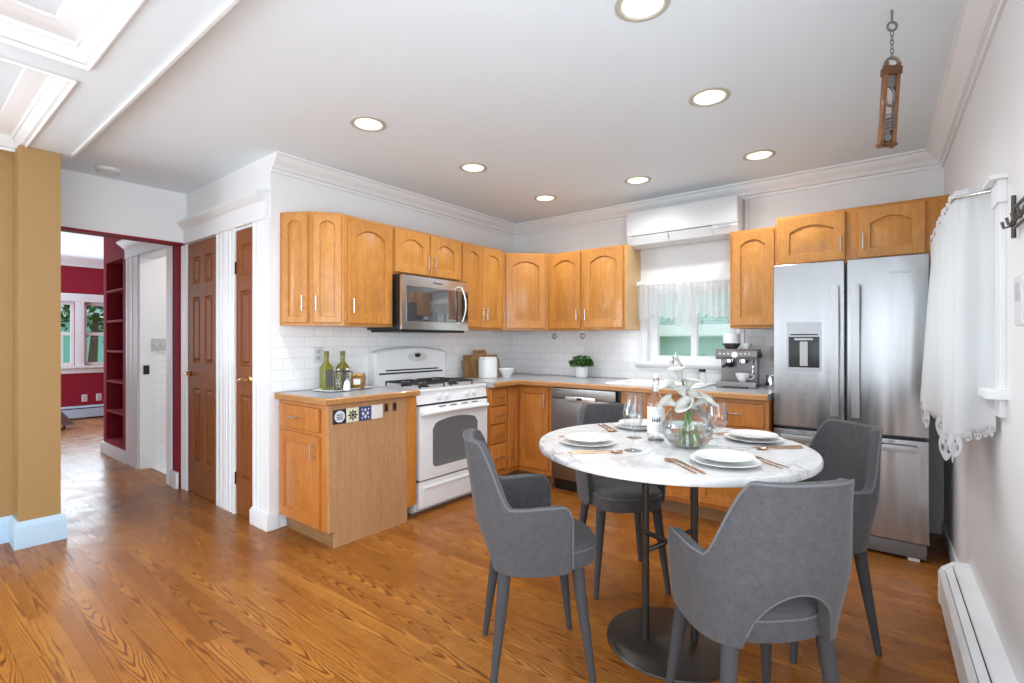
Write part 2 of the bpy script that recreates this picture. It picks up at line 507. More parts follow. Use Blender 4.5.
mb = MB(); mb.box(-10.6, 0.6, YR, 4.4, -0.06, 0.0)
struct(mb, 'floor', M['floor'], 'orange oak strip floor')

# kitchen ceiling with round openings for the lamps
LAMPS = [(-2.39, 1.725), (-2.40, 2.62), (-2.415, 3.56), (-1.585, 3.605), (-0.735, 3.62), (-0.76, 2.605), (-0.745, 1.735), (-1.58, 1.0)]
LR = 0.078
def ceiling_mesh():
    b = bmesh.new()
    def ring(pts):
        vs = [b.verts.new(p) for p in pts]
        return [b.edges.new((vs[i], vs[(i+1) % len(vs)])) for i in range(len(vs))]
    es = ring([(XH-0.12, 0.76, ZC), (0.6, 0.76, ZC), (0.6, 4.4, ZC), (XH-0.12, 4.4, ZC)])
    for x, y in LAMPS[:7]:
        es += ring([(x + LR*math.cos(2*PI*i/32), y + LR*math.sin(2*PI*i/32), ZC) for i in range(32)])
    bmesh.ops.triangle_fill(b, use_beauty=True, use_dissolve=False, edges=es)
    r = bmesh.ops.extrude_face_region(b, geom=list(b.faces))
    for v in [g for g in r['geom'] if isinstance(g, bmesh.types.BMVert)]: v.co.z += 0.14
    m = MB(); m.merge(b); return m
struct(ceiling_mesh(), 'ceiling', M['ceil'], 'flat white kitchen ceiling', smooth=0)

# coffered ceiling of the near room: beams with two sunk coffers
C1 = (-2.796, 0.6, -1.4, 0.57); C2 = (-4.355, -2.975, -1.4, 0.56)   # x0, x1, y0, y1
xs = [-4.6, C2[0], C2[1], C1[0], 0.45, 0.62]
ys = [YR, -1.4, 0.56, 0.57, 0.76]
C1 = (-2.796, 0.45, -1.4, 0.57)
mb = MB()
mb.cells(xs, ys, [(C2[0], C2[1], -1.4, 0.56), (C1[0], C1[1], -1.4, 0.57)], ZB, ZC + 0.14, lambda u, v, d: Vector((u, v, d)))
struct(mb, 'ceiling_coffered', M['ceil'], 'white coffered ceiling beams', smooth=0)
mb = MB()
mb.box(-4.6, 0.62, YR, 0.76, ZC + 0.06, ZC + 0.16)
struct(mb, 'ceiling_coffer_panel', M['ceil'], 'flat panel inside the coffers', smooth=0)
for k, c in enumerate((C1, C2)):
    pr = [(0, ZB-0.012), (0.0, ZC+0.06), (0.135, ZC+0.06), (0.125, ZC+0.045), (0.09, ZC+0.030), (0.062, ZC+0.018), (0.055, ZC+0.003), (0.048, ZC+0.003),
          (0.044, ZC-0.015), (0.028, ZC-0.030), (0.024, ZC-0.042), (0.010, ZC-0.046), (0.006, ZB-0.012)]
    mb = MB()
    path = [(c[0], c[2]), (c[0], c[3]), (c[1], c[3]), (c[1], c[2])]
    mb.sweep(pr, path, True)
    ins = 0.235
    path = [(c[0]+ins, c[2]+ins), (c[0]+ins, c[3]-ins), (c[1]-ins, c[3]-ins), (c[1]-ins, c[2]+ins)]
    mb.sweep([(0, ZC+0.047), (0, ZC+0.06), (0.035, ZC+0.06), (0.035, ZC+0.047), (0.028, ZC+0.042), (0.008, ZC+0.042)], path, True)
    struct(mb, 'trim_%d' % (k + 1), M['trim'], 'stepped white moulding in a ceiling coffer')
mb = MB(); mb.sweep([(0, ZB-0.012), (0, ZC), (-0.028, ZC), (-0.02, ZC-0.012), (-0.012, ZC-0.02), (-0.012, ZB-0.012)], [(-4.19, 0.76), (0.36, 0.76)])
struct(mb, 'trim_3', M['trim'], 'thin white moulding along the beam edge')

# walls
def wall_y(name, y0, y1, x0, x1, z0, z1, holes, m, label):
    xs = sorted({x0, x1, *[h[0] for h in holes], *[h[1] for h in holes]})
    zs = sorted({z0, z1, *[h[2] for h in holes], *[h[3] for h in holes]})
    b = MB(); b.cells(xs, zs, holes, y0, y1, lambda u, v, d: Vector((u, d, v)))
    return struct(b, name, m, label, smooth=0)
def wall_x(name, x0, x1, y0, y1, z0, z1, holes, m, label):
    ys = sorted({y0, y1, *[h[0] for h in holes], *[h[1] for h in holes]})
    zs = sorted({z0, z1, *[h[2] for h in holes], *[h[3] for h in holes]})
    b = MB(); b.cells(ys, zs, holes, x0, x1, lambda u, v, d: Vector((d, u, v)))
    return struct(b, name, m, label, smooth=0)
KW = (-1.775, -1.045, 1.08, 1.72)               # kitchen window opening
wall_y('wall_back', YB, YB+0.14, XA-0.14, 0.6, 0, ZC, [KW], M['wall'], 'white window wall above the kitchen counter')
wall_x('wall_left', XA-0.12, XA, YH, YB, 0, ZC, [], M['wall'], 'white kitchen wall behind the stove')
D1 = (-4.724, -4.124, 0.0, 2.072); D2 = (-3.812, -3.523, 0.0, 2.06); BD = (-5.88, -5.09, 0.0, 2.10)
wall_y('wall_hall', YH, YH+0.13, XH-0.11, XA-0.12, 0, ZC, [D1, D2], M['wall'], 'white hall wall with two wooden doors')
wall_x('wall_header', XH-0.12, XH, 0.62, YH, 2.085, ZC, [], M['wall'], 'white wall piece above the hall opening')
# right wall in its own turned frame
rw = MB()
RWIN = (0.95, 1.86, 1.09, 1.72)                 # window opening: along the wall, z
SIDE = [(4.25-y-0.56, 4.25-y+0.56, 0.47, 2.13) for y in (0.5, -0.75, -2.0)]  # unseen openings added for the side fill lights
xs = sorted({-0.15, 7.25, RWIN[0], RWIN[1], *[h[0] for h in SIDE], *[h[1] for h in SIDE]}); zs = sorted({0, ZC+0.14, RWIN[2], RWIN[3], 0.47, 2.13})
rw.cells(xs, zs, [RWIN] + SIDE, 0.0, 0.14, lambda u, v, d: Vector((u, d, v)))
o = struct(rw, 'wall_right', M['wall'], 'white right-hand wall with curtained window', smooth=0)
o.location = RW_O; o.rotation_euler = (0, 0, RW_ROT)
def window_frame(name, label, u0, u1, z0, z1, d0, d1, fn):
    um = (u0+u1)/2; b = MB()
    us = [u0, u0+0.05, um-0.02, um+0.02, u1-0.05, u1]; zs_ = [z0, z0+0.05, z1-0.05, z1]
    b.cells(us, zs_, [(us[1], us[2], zs_[1], zs_[2]), (us[3], us[4], zs_[1], zs_[2])], d0, d1, fn)
    return struct(b, name, M['trim'], label, smooth=0)
for i, h in enumerate(SIDE):
    o = window_frame('window_%d' % (10 + i), 'added unseen side window frame beside the camera', *h, 0.06, 0.11, lambda u, v, d: Vector((u, d, v)))
    o.location = RW_O; o.rotation_euler = (0, 0, RW_ROT)
for i, y in enumerate((-2.2, -1.0)):
    window_frame('window_%d' % (13 + i), 'added unseen window frame in the tan wall', y-0.45, y+0.45, 0.6, 2.1, -4.54, -4.49, lambda u, v, d: Vector((d, u, v)))
# tan wall and pilaster of the near room
wall_x('wall_tan', -4.56, -4.41, YR, 0.715, 0, ZB, [(-2.65, -1.75, 0.6, 2.1), (-1.45, -0.55, 0.6, 2.1)], M['tan'], 'tan wall of the near room')  # both openings are added for the fill lights
wall_x('pilaster_tan', -4.41, -4.205, 0.525, 0.715, 0, ZB, [], M['tan'], 'tan wall end beside the hall')
b = MB(); b.sweep([(0, 0), (0, 0.16), (0.008, 0.16), (0.02, 0.135), (0.024, 0.12), (0.024, 0)], [(-4.41, YR), (-4.41, 0.525), (-4.205, 0.525), (-4.205, 0.717), (-4.56, 0.717)])
struct(b, 'baseboard_tan', M['base_blue'], 'pale white baseboard round the tan wall end')
# rear wall with three window openings
rh = [(x-0.5, x+0.5, 0.55, 2.15) for x in (-3.2, -1.6, -0.1)]
wall_y('wall_rear', YR-0.14, YR, -4.56, 0.62, 0, ZB, rh, M['wall'], 'white rear wall with three windows')
for i, h in enumerate(rh):
    b = MB()
    b.cells([h[0], h[0]+0.05, (h[0]+h[1])/2-0.02, (h[0]+h[1])/2+0.02, h[1]-0.05, h[1]], [h[2], h[2]+0.05, 1.33, 1.37, h[3]-0.05, h[3]],
            [(h[0]+0.05, (h[0]+h[1])/2-0.02, h[2]+0.05, 1.33), ((h[0]+h[1])/2+0.02, h[1]-0.05, h[2]+0.05, 1.33),
             (h[0]+0.05, (h[0]+h[1])/2-0.02, 1.37, h[3]-0.05), ((h[0]+h[1])/2+0.02, h[1]-0.05, 1.37, h[3]-0.05)], YR-0.10, YR-0.05, lambda u, v, d: Vector((u, d, v)))
    struct(b, 'window_%d' % (3 + i), M['trim'], 'rear window frame', smooth=0)

# the red room beyond the hall
wall_y('wall_red', YH-0.03, YH+0.10, -7.12, XH-0.11, 0, 2.66, [BD, (-7.03, -6.39, 0.14, 2.13)], M['red'], 'crimson wall with bookshelf niche and bath door')
FW1 = (1.20, 1.96, 0.86, 1.90); FW2 = (2.07, 2.83, 0.86, 1.90)
wall_x('wall_far', -10.64, -10.5, -0.6, 3.3, 0, 2.66, [FW1, FW2], M['red'], 'crimson far wall with double window')
wall_x('wall_red_return', -7.12, -7.03, YH+0.10, 3.3, 0, 2.66, [], M['red'], 'crimson wall end beyond the shelves')
wall_y('wall_red_side', -0.74, -0.6, -10.64, -4.56, 0, 2.66, [(-9.9, -8.1, 0.8, 2.2)], M['red'], 'crimson side wall')  # opening added for the red room fill light
wall_y('wall_red_end', 3.3, 3.44, -10.64, -7.03, 0, 2.66, [], M['red'], 'crimson end wall')
b = MB(); b.box(-10.64, XH-0.12, -0.74, 3.44, 2.60, 2.70)
struct(b, 'ceiling_red_room', M['ceil'], 'white ceiling of the red room', smooth=0)
b = MB(); b.box(XH-0.12, XH-0.001, 0.62, YH-0.002, 2.07, 2.085)
b.box(XH-0.135, XH-0.12, 0.62, YH-0.002, 2.07, 2.60)
struct(b, 'trim_4', M['red'], 'crimson edge under the hall opening', smooth=0)
b = MB(); b.sweep([(0, 2.47), (0, 2.60), (0.12, 2.60), (0.11, 2.585), (0.05, 2.53), (0.02, 2.50), (0.012, 2.47)], [(-10.5, -0.6), (-10.5, 3.3)])
b.sweep([(0, 1.985), (0, 2.03), (0.02, 2.03), (0.026, 2.0)], [(-10.5, -0.6), (-10.5, 3.3)])
struct(b, 'trim_5', [M['trim']], 'white crown in the red room')
# niche shelving
b = MB()
b.box(-7.03, -6.39, YH+0.24, YH+0.27, 0.12, 2.2)
b.box(-7.03, -7.015, YH-0.028, YH+0.24, 0.14, 2.13); b.box(-6.405, -6.39, YH-0.028, YH+0.24, 0.14, 2.13)
struct(b, 'wall_niche', M['red'], 'crimson back of the shelf niche', smooth=0)
n = 6
for i in range(n):
    z = 0.14 + (2.13-0.14) * i / n
    b = MB(); b.box(-7.014, -6.406, YH-0.026, YH+0.239, z, z+0.024, 0.002)
    o = b.build('shelf_board', M['red'])
    names = ['bottom crimson shelf of the wall niche', 'second crimson niche shelf from the floor', 'third crimson niche shelf from the floor',
             'fourth crimson niche shelf from the floor', 'fifth crimson niche shelf from the floor', 'topmost crimson shelf of the wall niche']
    tag(o, names[i], 'shelf', 'crimson niche shelves')
# far windows
for i, fw in enumerate((FW1, FW2)):
    wn = sthing('window_%d' % (6 + i), ['double-hung far window nearer the tan wall', 'double-hung far window nearer the red shelves'][i])
    b = MB(); y0, y1, z0, z1 = fw
    b.cells([y0, y0+0.045, y1-0.045, y1], [z0, z0+0.05, (z0+z1)/2-0.025, (z0+z1)/2+0.025, z1-0.05, z1], [(y0+0.045, y1-0.045, z0+0.05, (z0+z1)/2-0.025), (y0+0.045, y1-0.045, (z0+z1)/2+0.025, z1-0.05)],
            -10.6, -10.55, lambda u, v, d: Vector((d, u, v)))
    b.build('sash', M['trim'], wn, 0)
    b = MB(); b.box(-10.579, -10.573, y0+0.03, y1-0.03, z0+0.03, z1-0.03)
    b.build('pane', M['pane'], wn, 0)
b = MB()
for y0, y1 in ((1.08, 1.20), (1.96, 2.07), (2.83, 2.95)): b.box(-10.5, -10.475, y0, y1, 0.86, 1.90, 0.004)
b.box(-10.5, -10.47, 1.05, 2.98, 1.90, 2.0, 0.004)
b.box(-10.5, -10.42, 1.03, 3.0, 0.825, 0.86, 0.006); b.box(-10.5, -10.475, 1.08, 2.95, 0.74, 0.825, 0.004)
struct(b, 'trim_6', M['trim'], 'white casing of the far window')

# hall trims: casings, cornice, base blocks
b = MB()
yy = YH
def fluted(b, x0, x1, z0, z1, y=YH):
    wv = x1 - x0
    P = [(x0, y), (x0, y-0.010), (x0+0.004, y-0.014)]
    for f in (0.30, 0.70):
        c_ = x0 + wv*f; h_ = wv*0.11
        P += [(c_-h_-0.003, y-0.014), (c_-h_, y-0.009), (c_+h_, y-0.009), (c_+h_+0.003, y-0.014)]
    P += [(x1-0.004, y-0.014), (x1, y-0.010), (x1, y)]
    b.prism(P, z0, z1)
fluted(b, -4.835, -4.724, 0, 2.08); fluted(b, -4.124, -3.968, 0, 2.08); fluted(b, -3.968, -3.812, 0, 2.08); fluted(b, -3.523, -3.375, 0, 2.08)
b.box(-3.375, XA, YH-0.012, YH, 0, 2.08, 0.002)
struct(b, 'trim_7', M['trim'], 'white fluted casings of the two hall doors', smooth=0)
b = MB()
b.box(XH+0.004, XA-0.02, YH-0.026, YH, 2.075, 2.19, 0.003)
b.sweep([(0, 2.19), (0, 2.25), (0.075, 2.25), (0.075, 2.238), (0.06, 2.225), (0.045, 2.205), (0.03, 2.198), (0.026, 2.19)], [(XA-0.035, YH), (XH+0.004, YH)][::-1])
struct(b, 'trim_8', M['trim'], 'white cornice board over the hall doors')
b = MB()
b.box(-3.525, XA+0.012, YH-0.032, YH+0.05, 0.0, 0.10, 0.004); b.box(-3.523, XA+0.008, YH-0.026, YH+0.045, 0.10, 0.112, 0.005)
struct(b, 'baseboard_hall', M['trim'], 'white base block at the wall end')
b = MB()
b.box(-5.09+0.11, -4.835, YH-0.052, YH-0.03, 0, 0.14, 0.004)
b.box(-7.12, BD[0]-0.37, YH-0.054, YH-0.03, 0, 0.125, 0.004)
b.box(-7.145, -7.12, YH-0.054, 3.3, 0, 0.125, 0.004)
struct(b, 'baseboard_red', M['trim'], 'white baseboard under the red wall')
# bath door casing and the white bath beyond
b = MB()
yr = YH-0.03
fluted(b, BD[0]-0.37, BD[0], 0, 2.10, yr); fluted(b, BD[1], BD[1]+0.11, 0, 2.10, yr)
b.box(BD[0]-0.37, BD[1]+0.11, yr-0.024, yr, 2.10, 2.20, 0.003)
b.sweep([(0, 2.20), (0, 2.27), (0.085, 2.27), (0.085, 2.255), (0.06, 2.235), (0.03, 2.21), (0.024, 2.20)], [(BD[0]-0.40, yr), (BD[1]+0.14, yr)])
b.box(BD[0], BD[0]+0.02, yr, YH+0.11, 0, 2.10); b.box(BD[1]-0.02, BD[1], yr, YH+0.11, 0, 2.10); b.box(BD[0], BD[1], yr, YH+0.11, 2.08, 2.10)
struct(b, 'trim_9', M['trim'], 'white casing and cornice of the bath doorway')
b = MB(); b.box(-5.93, -5.86, YH+0.105, 3.4, 1.15, 2.5)
struct(b, 'wall_bath', M['wall'], 'white bath wall', smooth=0)
b = MB(); b.box(-5.93, -5.86, YH+0.105, 3.4, 0, 1.15)
struct(b, 'wall_bath_tiled', M['tile'], 'white tiled lower bath wall', smooth=0)
b = MB(); b.box(-5.86, -4.76, 3.3, 3.4, 0, 2.5); b.box(-4.9, -4.86, YH+0.14, 3.3, 0, 2.5); b.box(-5.93, -4.86, YH+0.11, 3.4, 2.5, 2.56)
struct(b, 'wall_bath_far', M['wall'], 'white bath room shell', smooth=0)
b = MB(); b.box(-5.86, -4.9, YH+0.06, 3.3, 0.0, 0.006)
struct(b, 'floor_bath', M['tile'], 'pale tiled bath floor', smooth=0)
area('bath_lamp', (-5.4, 2.5, 2.45), (0, 0, 0), 0.4, 0.4, 14, (1, 0.98, 0.95))
b = MB(); b.box(BD[0]+0.019, BD[0]+0.026, YH+0.0, YH+0.05, 0.93, 1.02, 0.002)
tag(b.build('strike_plate', M['black']), 'black strike plate on the bath door jamb', 'latch')
sw = thing('switch_plate', 'white double switch plate on the bath wall', 'switch', (-5.86, 1.735, 1.225), R(90))
b = MB(); b.box(-0.06, 0.06, -0.007, 0, -0.06, 0.06, 0.003); b.build('plate', M['plastic_grey'], sw)
for dx in (-0.025, 0.025):
    b = MB(); b.box(dx-0.008, dx+0.008, -0.014, -0.005, -0.014, 0.014, 0.002); b.build('toggle', M['plastic'], sw)
rail = MB(); rail.box(-5.86, -5.85, YH+0.12, 3.2, 1.14, 1.155, 0.002)
struct(rail, 'trim_10', M['trim'], 'tile cap in the bath')

# kitchen crown moulding
CROWN = [(0, ZC-0.115), (0, ZC), (0.095, ZC), (0.095, ZC-0.012), (0.082, ZC-0.018), (0.078, ZC-0.032), (0.052, ZC-0.062), (0.034, ZC-0.076), (0.030, ZC-0.09), (0.014, ZC-0.095), (0.012, ZC-0.115)]
yc = YB
b = MB(); b.sweep(CROWN, [(XA, YH-0.0), (XA, YB), (WRX(YB), YB), (WRX(0.79), 0.79)])
struct(b, 'trim_11', M['trim'], 'white crown moulding round the kitchen ceiling')
# backsplash tiles
b = MB(); b.box(XA, XA+0.008, YH+0.015, YB-0.001, 0.918, 1.362)
struct(b, 'backsplash_left', M['tile'], 'white subway tile behind the stove', smooth=0)
b = MB(); b.cells(sorted({XA+0.008, -1.86, -0.96, -0.66}), [0.918, 1.0, 1.362], [(-1.86, -0.96, 1.0, 1.362)], YB-0.008, YB, lambda u, v, d: Vector((u, d, v)))
struct(b, 'backsplash_back', M['tile'], 'white subway tile below the window wall cabinets', smooth=0)

# ------------------------------------------------------------------ kitchen window
wn = sthing('window_1', 'kitchen window with two panes over the sink')
x0, x1, z0, z1 = KW
b = MB()
b.cells([x0, x0+0.075, -1.405, -1.355, x1-0.045, x1], [z0, z0+0.05, z1-0.05, z1], [(x0+0.075, -1.405, z0+0.05, z1-0.05), (-1.355, x1-0.045, z0+0.05, z1-0.05)], YB+0.04, YB+0.09, lambda u, v, d: Vector((u, d, v)))
b.build('sash', M['trim'], wn, 0)
b = MB(); b.box(x0+0.07, -1.40, YB+0.062, YB+0.068, z0+0.045, z1-0.045); b.build('pane', M['pane'], wn, 0)
b = MB(); b.box(-1.36, x1-0.04, YB+0.062, YB+0.068, z0+0.045, z1-0.045); b.build('pane', M['pane'], wn, 0)
b = MB()
fluted(b, x0-0.09, x0, 1.075, 1.72, YB); fluted(b, x1, x1+0.08, 1.075, 1.72, YB)
b.box(x0-0.09, x1+0.08, YB-0.02, YB, 1.72, 1.80, 0.003)
b.build('casing', M['trim'], wn)
b = MB(); b.box(x0-0.11, x1+0.10, YB-0.06, YB+0.04, 1.05, 1.075, 0.006); b.box(x0-0.09, x1+0.08, YB-0.022, YB, 1.0, 1.05, 0.005)
b.sweep([(0, 1.02), (0, 1.05), (0.05, 1.05), (0.045, 1.035), (0.022, 1.02)], [(x0-0.10, YB), (x1+0.09, YB)])
b.build('sill', M['trim'], wn)
rod = MB(); rod.tube([(-1.86, YB-0.075, 1.765), (-0.99, YB-0.075, 1.765)], 0.012, 12)
for x in (-1.845, -0.995): rod.tube([(x, YB-0.075, 1.765), (x, YB-0.0, 1.765)], 0.008, 8)
rod.box(-1.86, -0.98, YB-0.085, YB-0.078, 1.748, 1.785, 0.003)
tag(rod.build('curtain_rod', M['trim']), 'white rod across the kitchen window', 'curtain rod')

def valance(x0, x1, label, seed):
    rnd = random.Random(seed)
    b = MB(); nx, nz = 70, 12
    rows = []
    for k in range(nz + 1):
        t = k / nz; row = []
        for i in range(nx + 1):
            s = i / nx
            drop = 0.285 + 0.018*abs(math.sin(s*PI*7)) + 0.012*math.sin(s*9+seed)
            z = 1.758 - drop*t
            y = YB - 0.072 + (0.006 + 0.014*t)*math.sin(s*PI*17 + seed) + 0.006*math.sin(s*41)*t
            row.append(Vector((x0 + (x1-x0)*s, y, z)))
        rows.append(row)
    b.loft(rows, False, False, False)
    o = b.build('lace_valance', M['lace'], None, 0)
    for p in o.data.polygons: p.use_smooth = True
    return tag(o, label, 'curtain', 'lace valances on the kitchen window')
valance(-1.845, -1.44, 'white sheer lace valance over the left pane, beside the double cabinet', 1)
valance(-1.425, -0.995, 'white sheer lace valance over the right pane, beside the coffee machine', 2)
b = MB()
rows = []
for k in range(14):
    t = k/13; rows.append([Vector((-1.50 + 0.13*s + 0.02*math.sin(t*3), YB-0.098 - 0.02*math.sin(s*PI*3), 1.75-0.36*t - 0.05*s*t)) for s in [i/12 for i in range(13)]])
b.loft(rows, False, False, False)
tag(b.build('lace_jabot', M['lace']), 'gathered lace tail hanging down the middle of the kitchen window', 'curtain')

# neighbouring houses seen through the windows
hs = thing('neighbour_house', 'pale green neighbouring house with grey roof outside the kitchen window', 'house', (-3.6, 10.5, 0))
b = MB(); b.box(-5, 5, 0, 5, -1.2, 1.45); b.build('wall', mat('house_siding', (0.42, 0.62, 0.57), 0.7), hs, 0)
rm = mat('roof_shingles', (0.30, 0.36, 0.34), 0.85); t = NT(rm)
br = t.n('ShaderNodeTexBrick'); xx, yy_, zz = t.sep(t.obj())
t.put(br.inputs['Vector'], t.comb(xx, t.math('MULTIPLY', yy_, 1.2), 0.0)); br.inputs['Scale'].default_value = 1.0
br.inputs['Brick Width'].default_value = 0.5; br.inputs['Row Height'].default_value = 0.18; br.inputs['Mortar Size'].default_value = 0.012
br.inputs['Color1'].default_value = (0.42, 0.55, 0.50, 1); br.inputs['Color2'].default_value = (0.28, 0.40, 0.37, 1); br.inputs['Mortar'].default_value = (0.12, 0.17, 0.16, 1)
t.color(br.outputs['Color'])
b = MB(); b.loft([[(-5.3, -0.4, 1.55), (5.3, -0.4, 1.55), (5.3, -0.4, 1.62), (-5.3, -0.4, 1.62)], [(-5.3, 3.2, 3.3), (5.3, 3.2, 3.3), (5.3, 3.2, 3.37), (-5.3, 3.2, 3.37)]])
b.build('roof', rm, hs, 0)
b = MB(); b.box(-5.3, 5.3, -0.44, -0.38, 1.38, 1.60); b.box(-5.3, 5.3, -0.42, 0.02, 1.36, 1.40); b.build('eave', mat('eave_white', (0.85, 0.90, 0.88), 0.5), hs, 0)
h2 = thing('street_house', 'teal house across the street outside the far window', 'house', (-22, 3.5, 0), R(90))
b = MB(); b.box(-5, 5, 0, 5, -1.5, 2.1); b.build('wall', mat('teal_siding', (0.26, 0.55, 0.52), 0.7), h2, 0)
b = MB(); b.loft([[(-5.4, -0.5, 2.1), (5.4, -0.5, 2.1), (5.4, -0.5, 2.22), (-5.4, -0.5, 2.22)], [(-5.4, 3.0, 4.1), (5.4, 3.0, 4.1), (5.4, 3.0, 4.2), (-5.4, 3.0, 4.2)]]); b.build('roof', rm, h2, 0)
hw = mat('house_window', (0.75, 0.80, 0.80), 0.3)
for x in (-3.2, -0.6, 1.6):
    b = MB(); b.box(x, x+0.9, -0.03, 0.02, 0.4, 1.6, 0.01); b.build('window', hw, h2, 0)
rnd = random.Random(3)
tr = thing('street_tree', 'dark leafy tree outside the far window', 'tree', (-16.5, 3.4, -1.0))
b = MB(); b.tube([(0, 0, 0), (0.05, 0, 1.5), (0, 0.1, 3.0)], [0.14, 0.11, 0.06], 10); b.build('trunk', mat('bark', (0.10, 0.07, 0.05), 0.9), tr)
b = MB()
for i in range(700):
    p = Vector((rnd.gauss(0, 0.5), rnd.gauss(0, 0.9), 3.3 + rnd.gauss(0, 0.38)))
    d = Vector((rnd.gauss(0, 1), rnd.gauss(0, 1), rnd.gauss(0, 0.6))).normalized() * 0.11
    s = d.orthogonal().normalized() * 0.05
    b.loft([[p-d, p+s, p+d, p-s]], True, False)
b.build('crown', M['leaf'], tr, 0)
g = MB(); g.box(-60, -10.7, -30, 40, -1.25, -1.2); g.box(-10.7, 12, 4.6, 40, -1.25, -1.2)
struct(g, 'ground', mat('lawn', (0.16, 0.26, 0.10), 0.9), 'lawn outside the windows', smooth=0)

# ------------------------------------------------------------------ cabinets
def door_mb(wd, ht, m=0.055, rise=0.0, t=0.019, N=15):
    """raised-panel door, lower left corner at the origin, its back in the plane y=0, facing -y"""
    def outline(ins, rs):
        a = wd/2 - ins; zt = ht - ins
        pts = [(wd/2-a, ins), (wd/2+a, ins)]
        for i in range(N):
            u = 1 - 2*i/(N-1)
            pts.append((wd/2 + a*u, zt - rs*abs(u)**2.0))
        return pts
    L = lambda ins, y, rs: [Vector((x, y, z)) for x, z in outline(ins, rs)]
    loops = [L(0, 0, 0), L(0, -t+0.004, 0), L(0.004, -t, 0), L(m, -t, rise), L(m+0.004, -t+0.012, rise), L(m+0.011, -t+0.012, rise), L(m+0.036, -t+0.001, rise*0.92)]
    b = MB(); b.loft(loops)
    return b
def drawer_mb(wd, ht, t=0.019):
    b = MB(); b.box(0, wd, -t, 0, 0, ht, 0.006, 3); return b
def pull_mb(ln, vertical=True, r=0.0052):
    b = MB()
    a, c = (Vector((0, -0.028, -ln/2)), Vector((0, -0.028, ln/2))) if vertical else (Vector((-ln/2, -0.028, 0)), Vector((ln/2, -0.028, 0)))
    b.tube([a, c], r, 10)
    for f in (0.16, 0.84):
        p = a.lerp(c, f); b.tube([p, (p.x, 0.0, p.z)], r*0.8, 8)
    return b
def front(parent, kind, x, z, wd, ht, handle, mt, rise=0.0, m=0.055, y=0.0, mtx=None, hl=0.10):
    """one door or drawer with its pull; handle = (hx, hz, vertical)"""
    b = drawer_mb(wd, ht) if kind == 'drawer' else door_mb(wd, ht, m, rise)
    d = b.build('drawer' if kind == 'drawer' else 'door', mt, parent)
    d.location = (x, y, z)
    if mtx is not None: d.matrix_local = mtx @ Matrix.Translation((x, y, z))
    if handle:
        hx, hz, vert = handle
        p = pull_mb(hl, vert).build('handle', M['nickel'], d)
        p.location = (hx, -0.019, hz)
    return d
def body(parent, wd, ht, dp, mt, z0=0.0, x0=0.0, name='body'):
    b = MB(); b.box(x0, x0+wd, 0, dp, z0, z0+ht, 0.002); return b.build(name, mt, parent)

UZ0, UZ1 = 1.362, 2.10
UH = UZ1 - UZ0
UXF = -2.965                                    # face of the left wall cabinets
UYF = 3.95                                      # face of the window wall cabinets
L90 = R(90)
UD = UXF - XA                                   # depth

# angled end cabinet with two narrow doors
c = thing('wall_cabinet', 'angled end wall cabinet with two narrow arched doors, nearest the hall', 'cabinet', (0, 0, UZ0), 0, 'maple wall cabinets')
P0, P1, P2 = Vector((-3.272, 1.668, 0)), Vector((-3.09, 1.775, 0)), Vector((UXF, 1.945, 0))
UHE = 0.762
b = MB(); b.prism([(XA, 1.668), (P0.x, P0.y), (P1.x, P1.y), (P2.x, P2.y), (XA, 1.945)], 0, UHE); b.build('body', M['maple'], c, 20)
for A, B, hs in ((P0, P1, 1), (P1, P2, 0)):
    d = (B - A); ln = d.length; d.normalize()
    mt = axis_m((A.x, A.y, 0), d, (-d.y, d.x, 0))
    wd = ln - 0.03
    front(c, 'door', 0.015, 0.018, wd, UHE-0.036, (wd-0.022 if hs else 0.022, 0.13, True), M['maple'], 0.022, 0.042, 0.0, mt, 0.10)

def wall_cab(label, y0, y1, doors, z0=UZ0, z1=2.118):
    c = thing('wall_cabinet', label, 'cabinet', (UXF, y0, z0), L90, 'maple wall cabinets')
    body(c, y1-y0, z1-z0, UD, M['maple'])
    for (a, e, hs, m, rise) in doors:
        wd = e - a
        front(c, 'door', a - y0, 0.018, wd, z1-z0-0.036, (wd-0.025 if hs else 0.025, 0.12 if z1-z0 > 0.5 else 0.10, True), M['maple'], rise, m)
    return c
wall_cab('tall single-door wall cabinet left of the microwave', 1.947, 2.352, [(1.968, 2.338, 0, 0.065, 0.05)])
wall_cab('short two-door wall cabinet above the microwave', 2.354, 3.066, [(2.366, 2.700, 1, 0.06, 0.045), (2.722, 3.052, 0, 0.06, 0.045)], 1.758)
wall_cab('wall cabinet with two narrow doors right of the microwave', 3.068, 3.66, [(3.092, 3.352, 1, 0.055, 0.035), (3.356, 3.628, 0, 0.055, 0.035)])
# diagonal corner cabinet
c = thing('wall_cabinet', 'diagonal corner wall cabinet with one arched door', 'cabinet', (0, 0, UZ0), 0, 'maple wall cabinets')
A, B = Vector((UXF, 3.662, 0)), Vector((-2.652, UYF, 0))
b = MB(); b.prism([(XA, 3.662), (A.x, A.y), (B.x, B.y), (-2.652, YB), (XA, YB)], 0, UH); b.build('body', M['maple'], c, 20)
d = (B-A); ln = d.length; d.normalize()
front(c, 'door', 0.022, 0.018, ln-0.044, UH-0.036, (0.025, 0.12, True), M['maple'], 0.045, 0.065, 0, axis_m((A.x, A.y, 0), d, (-d.y, d.x, 0)))
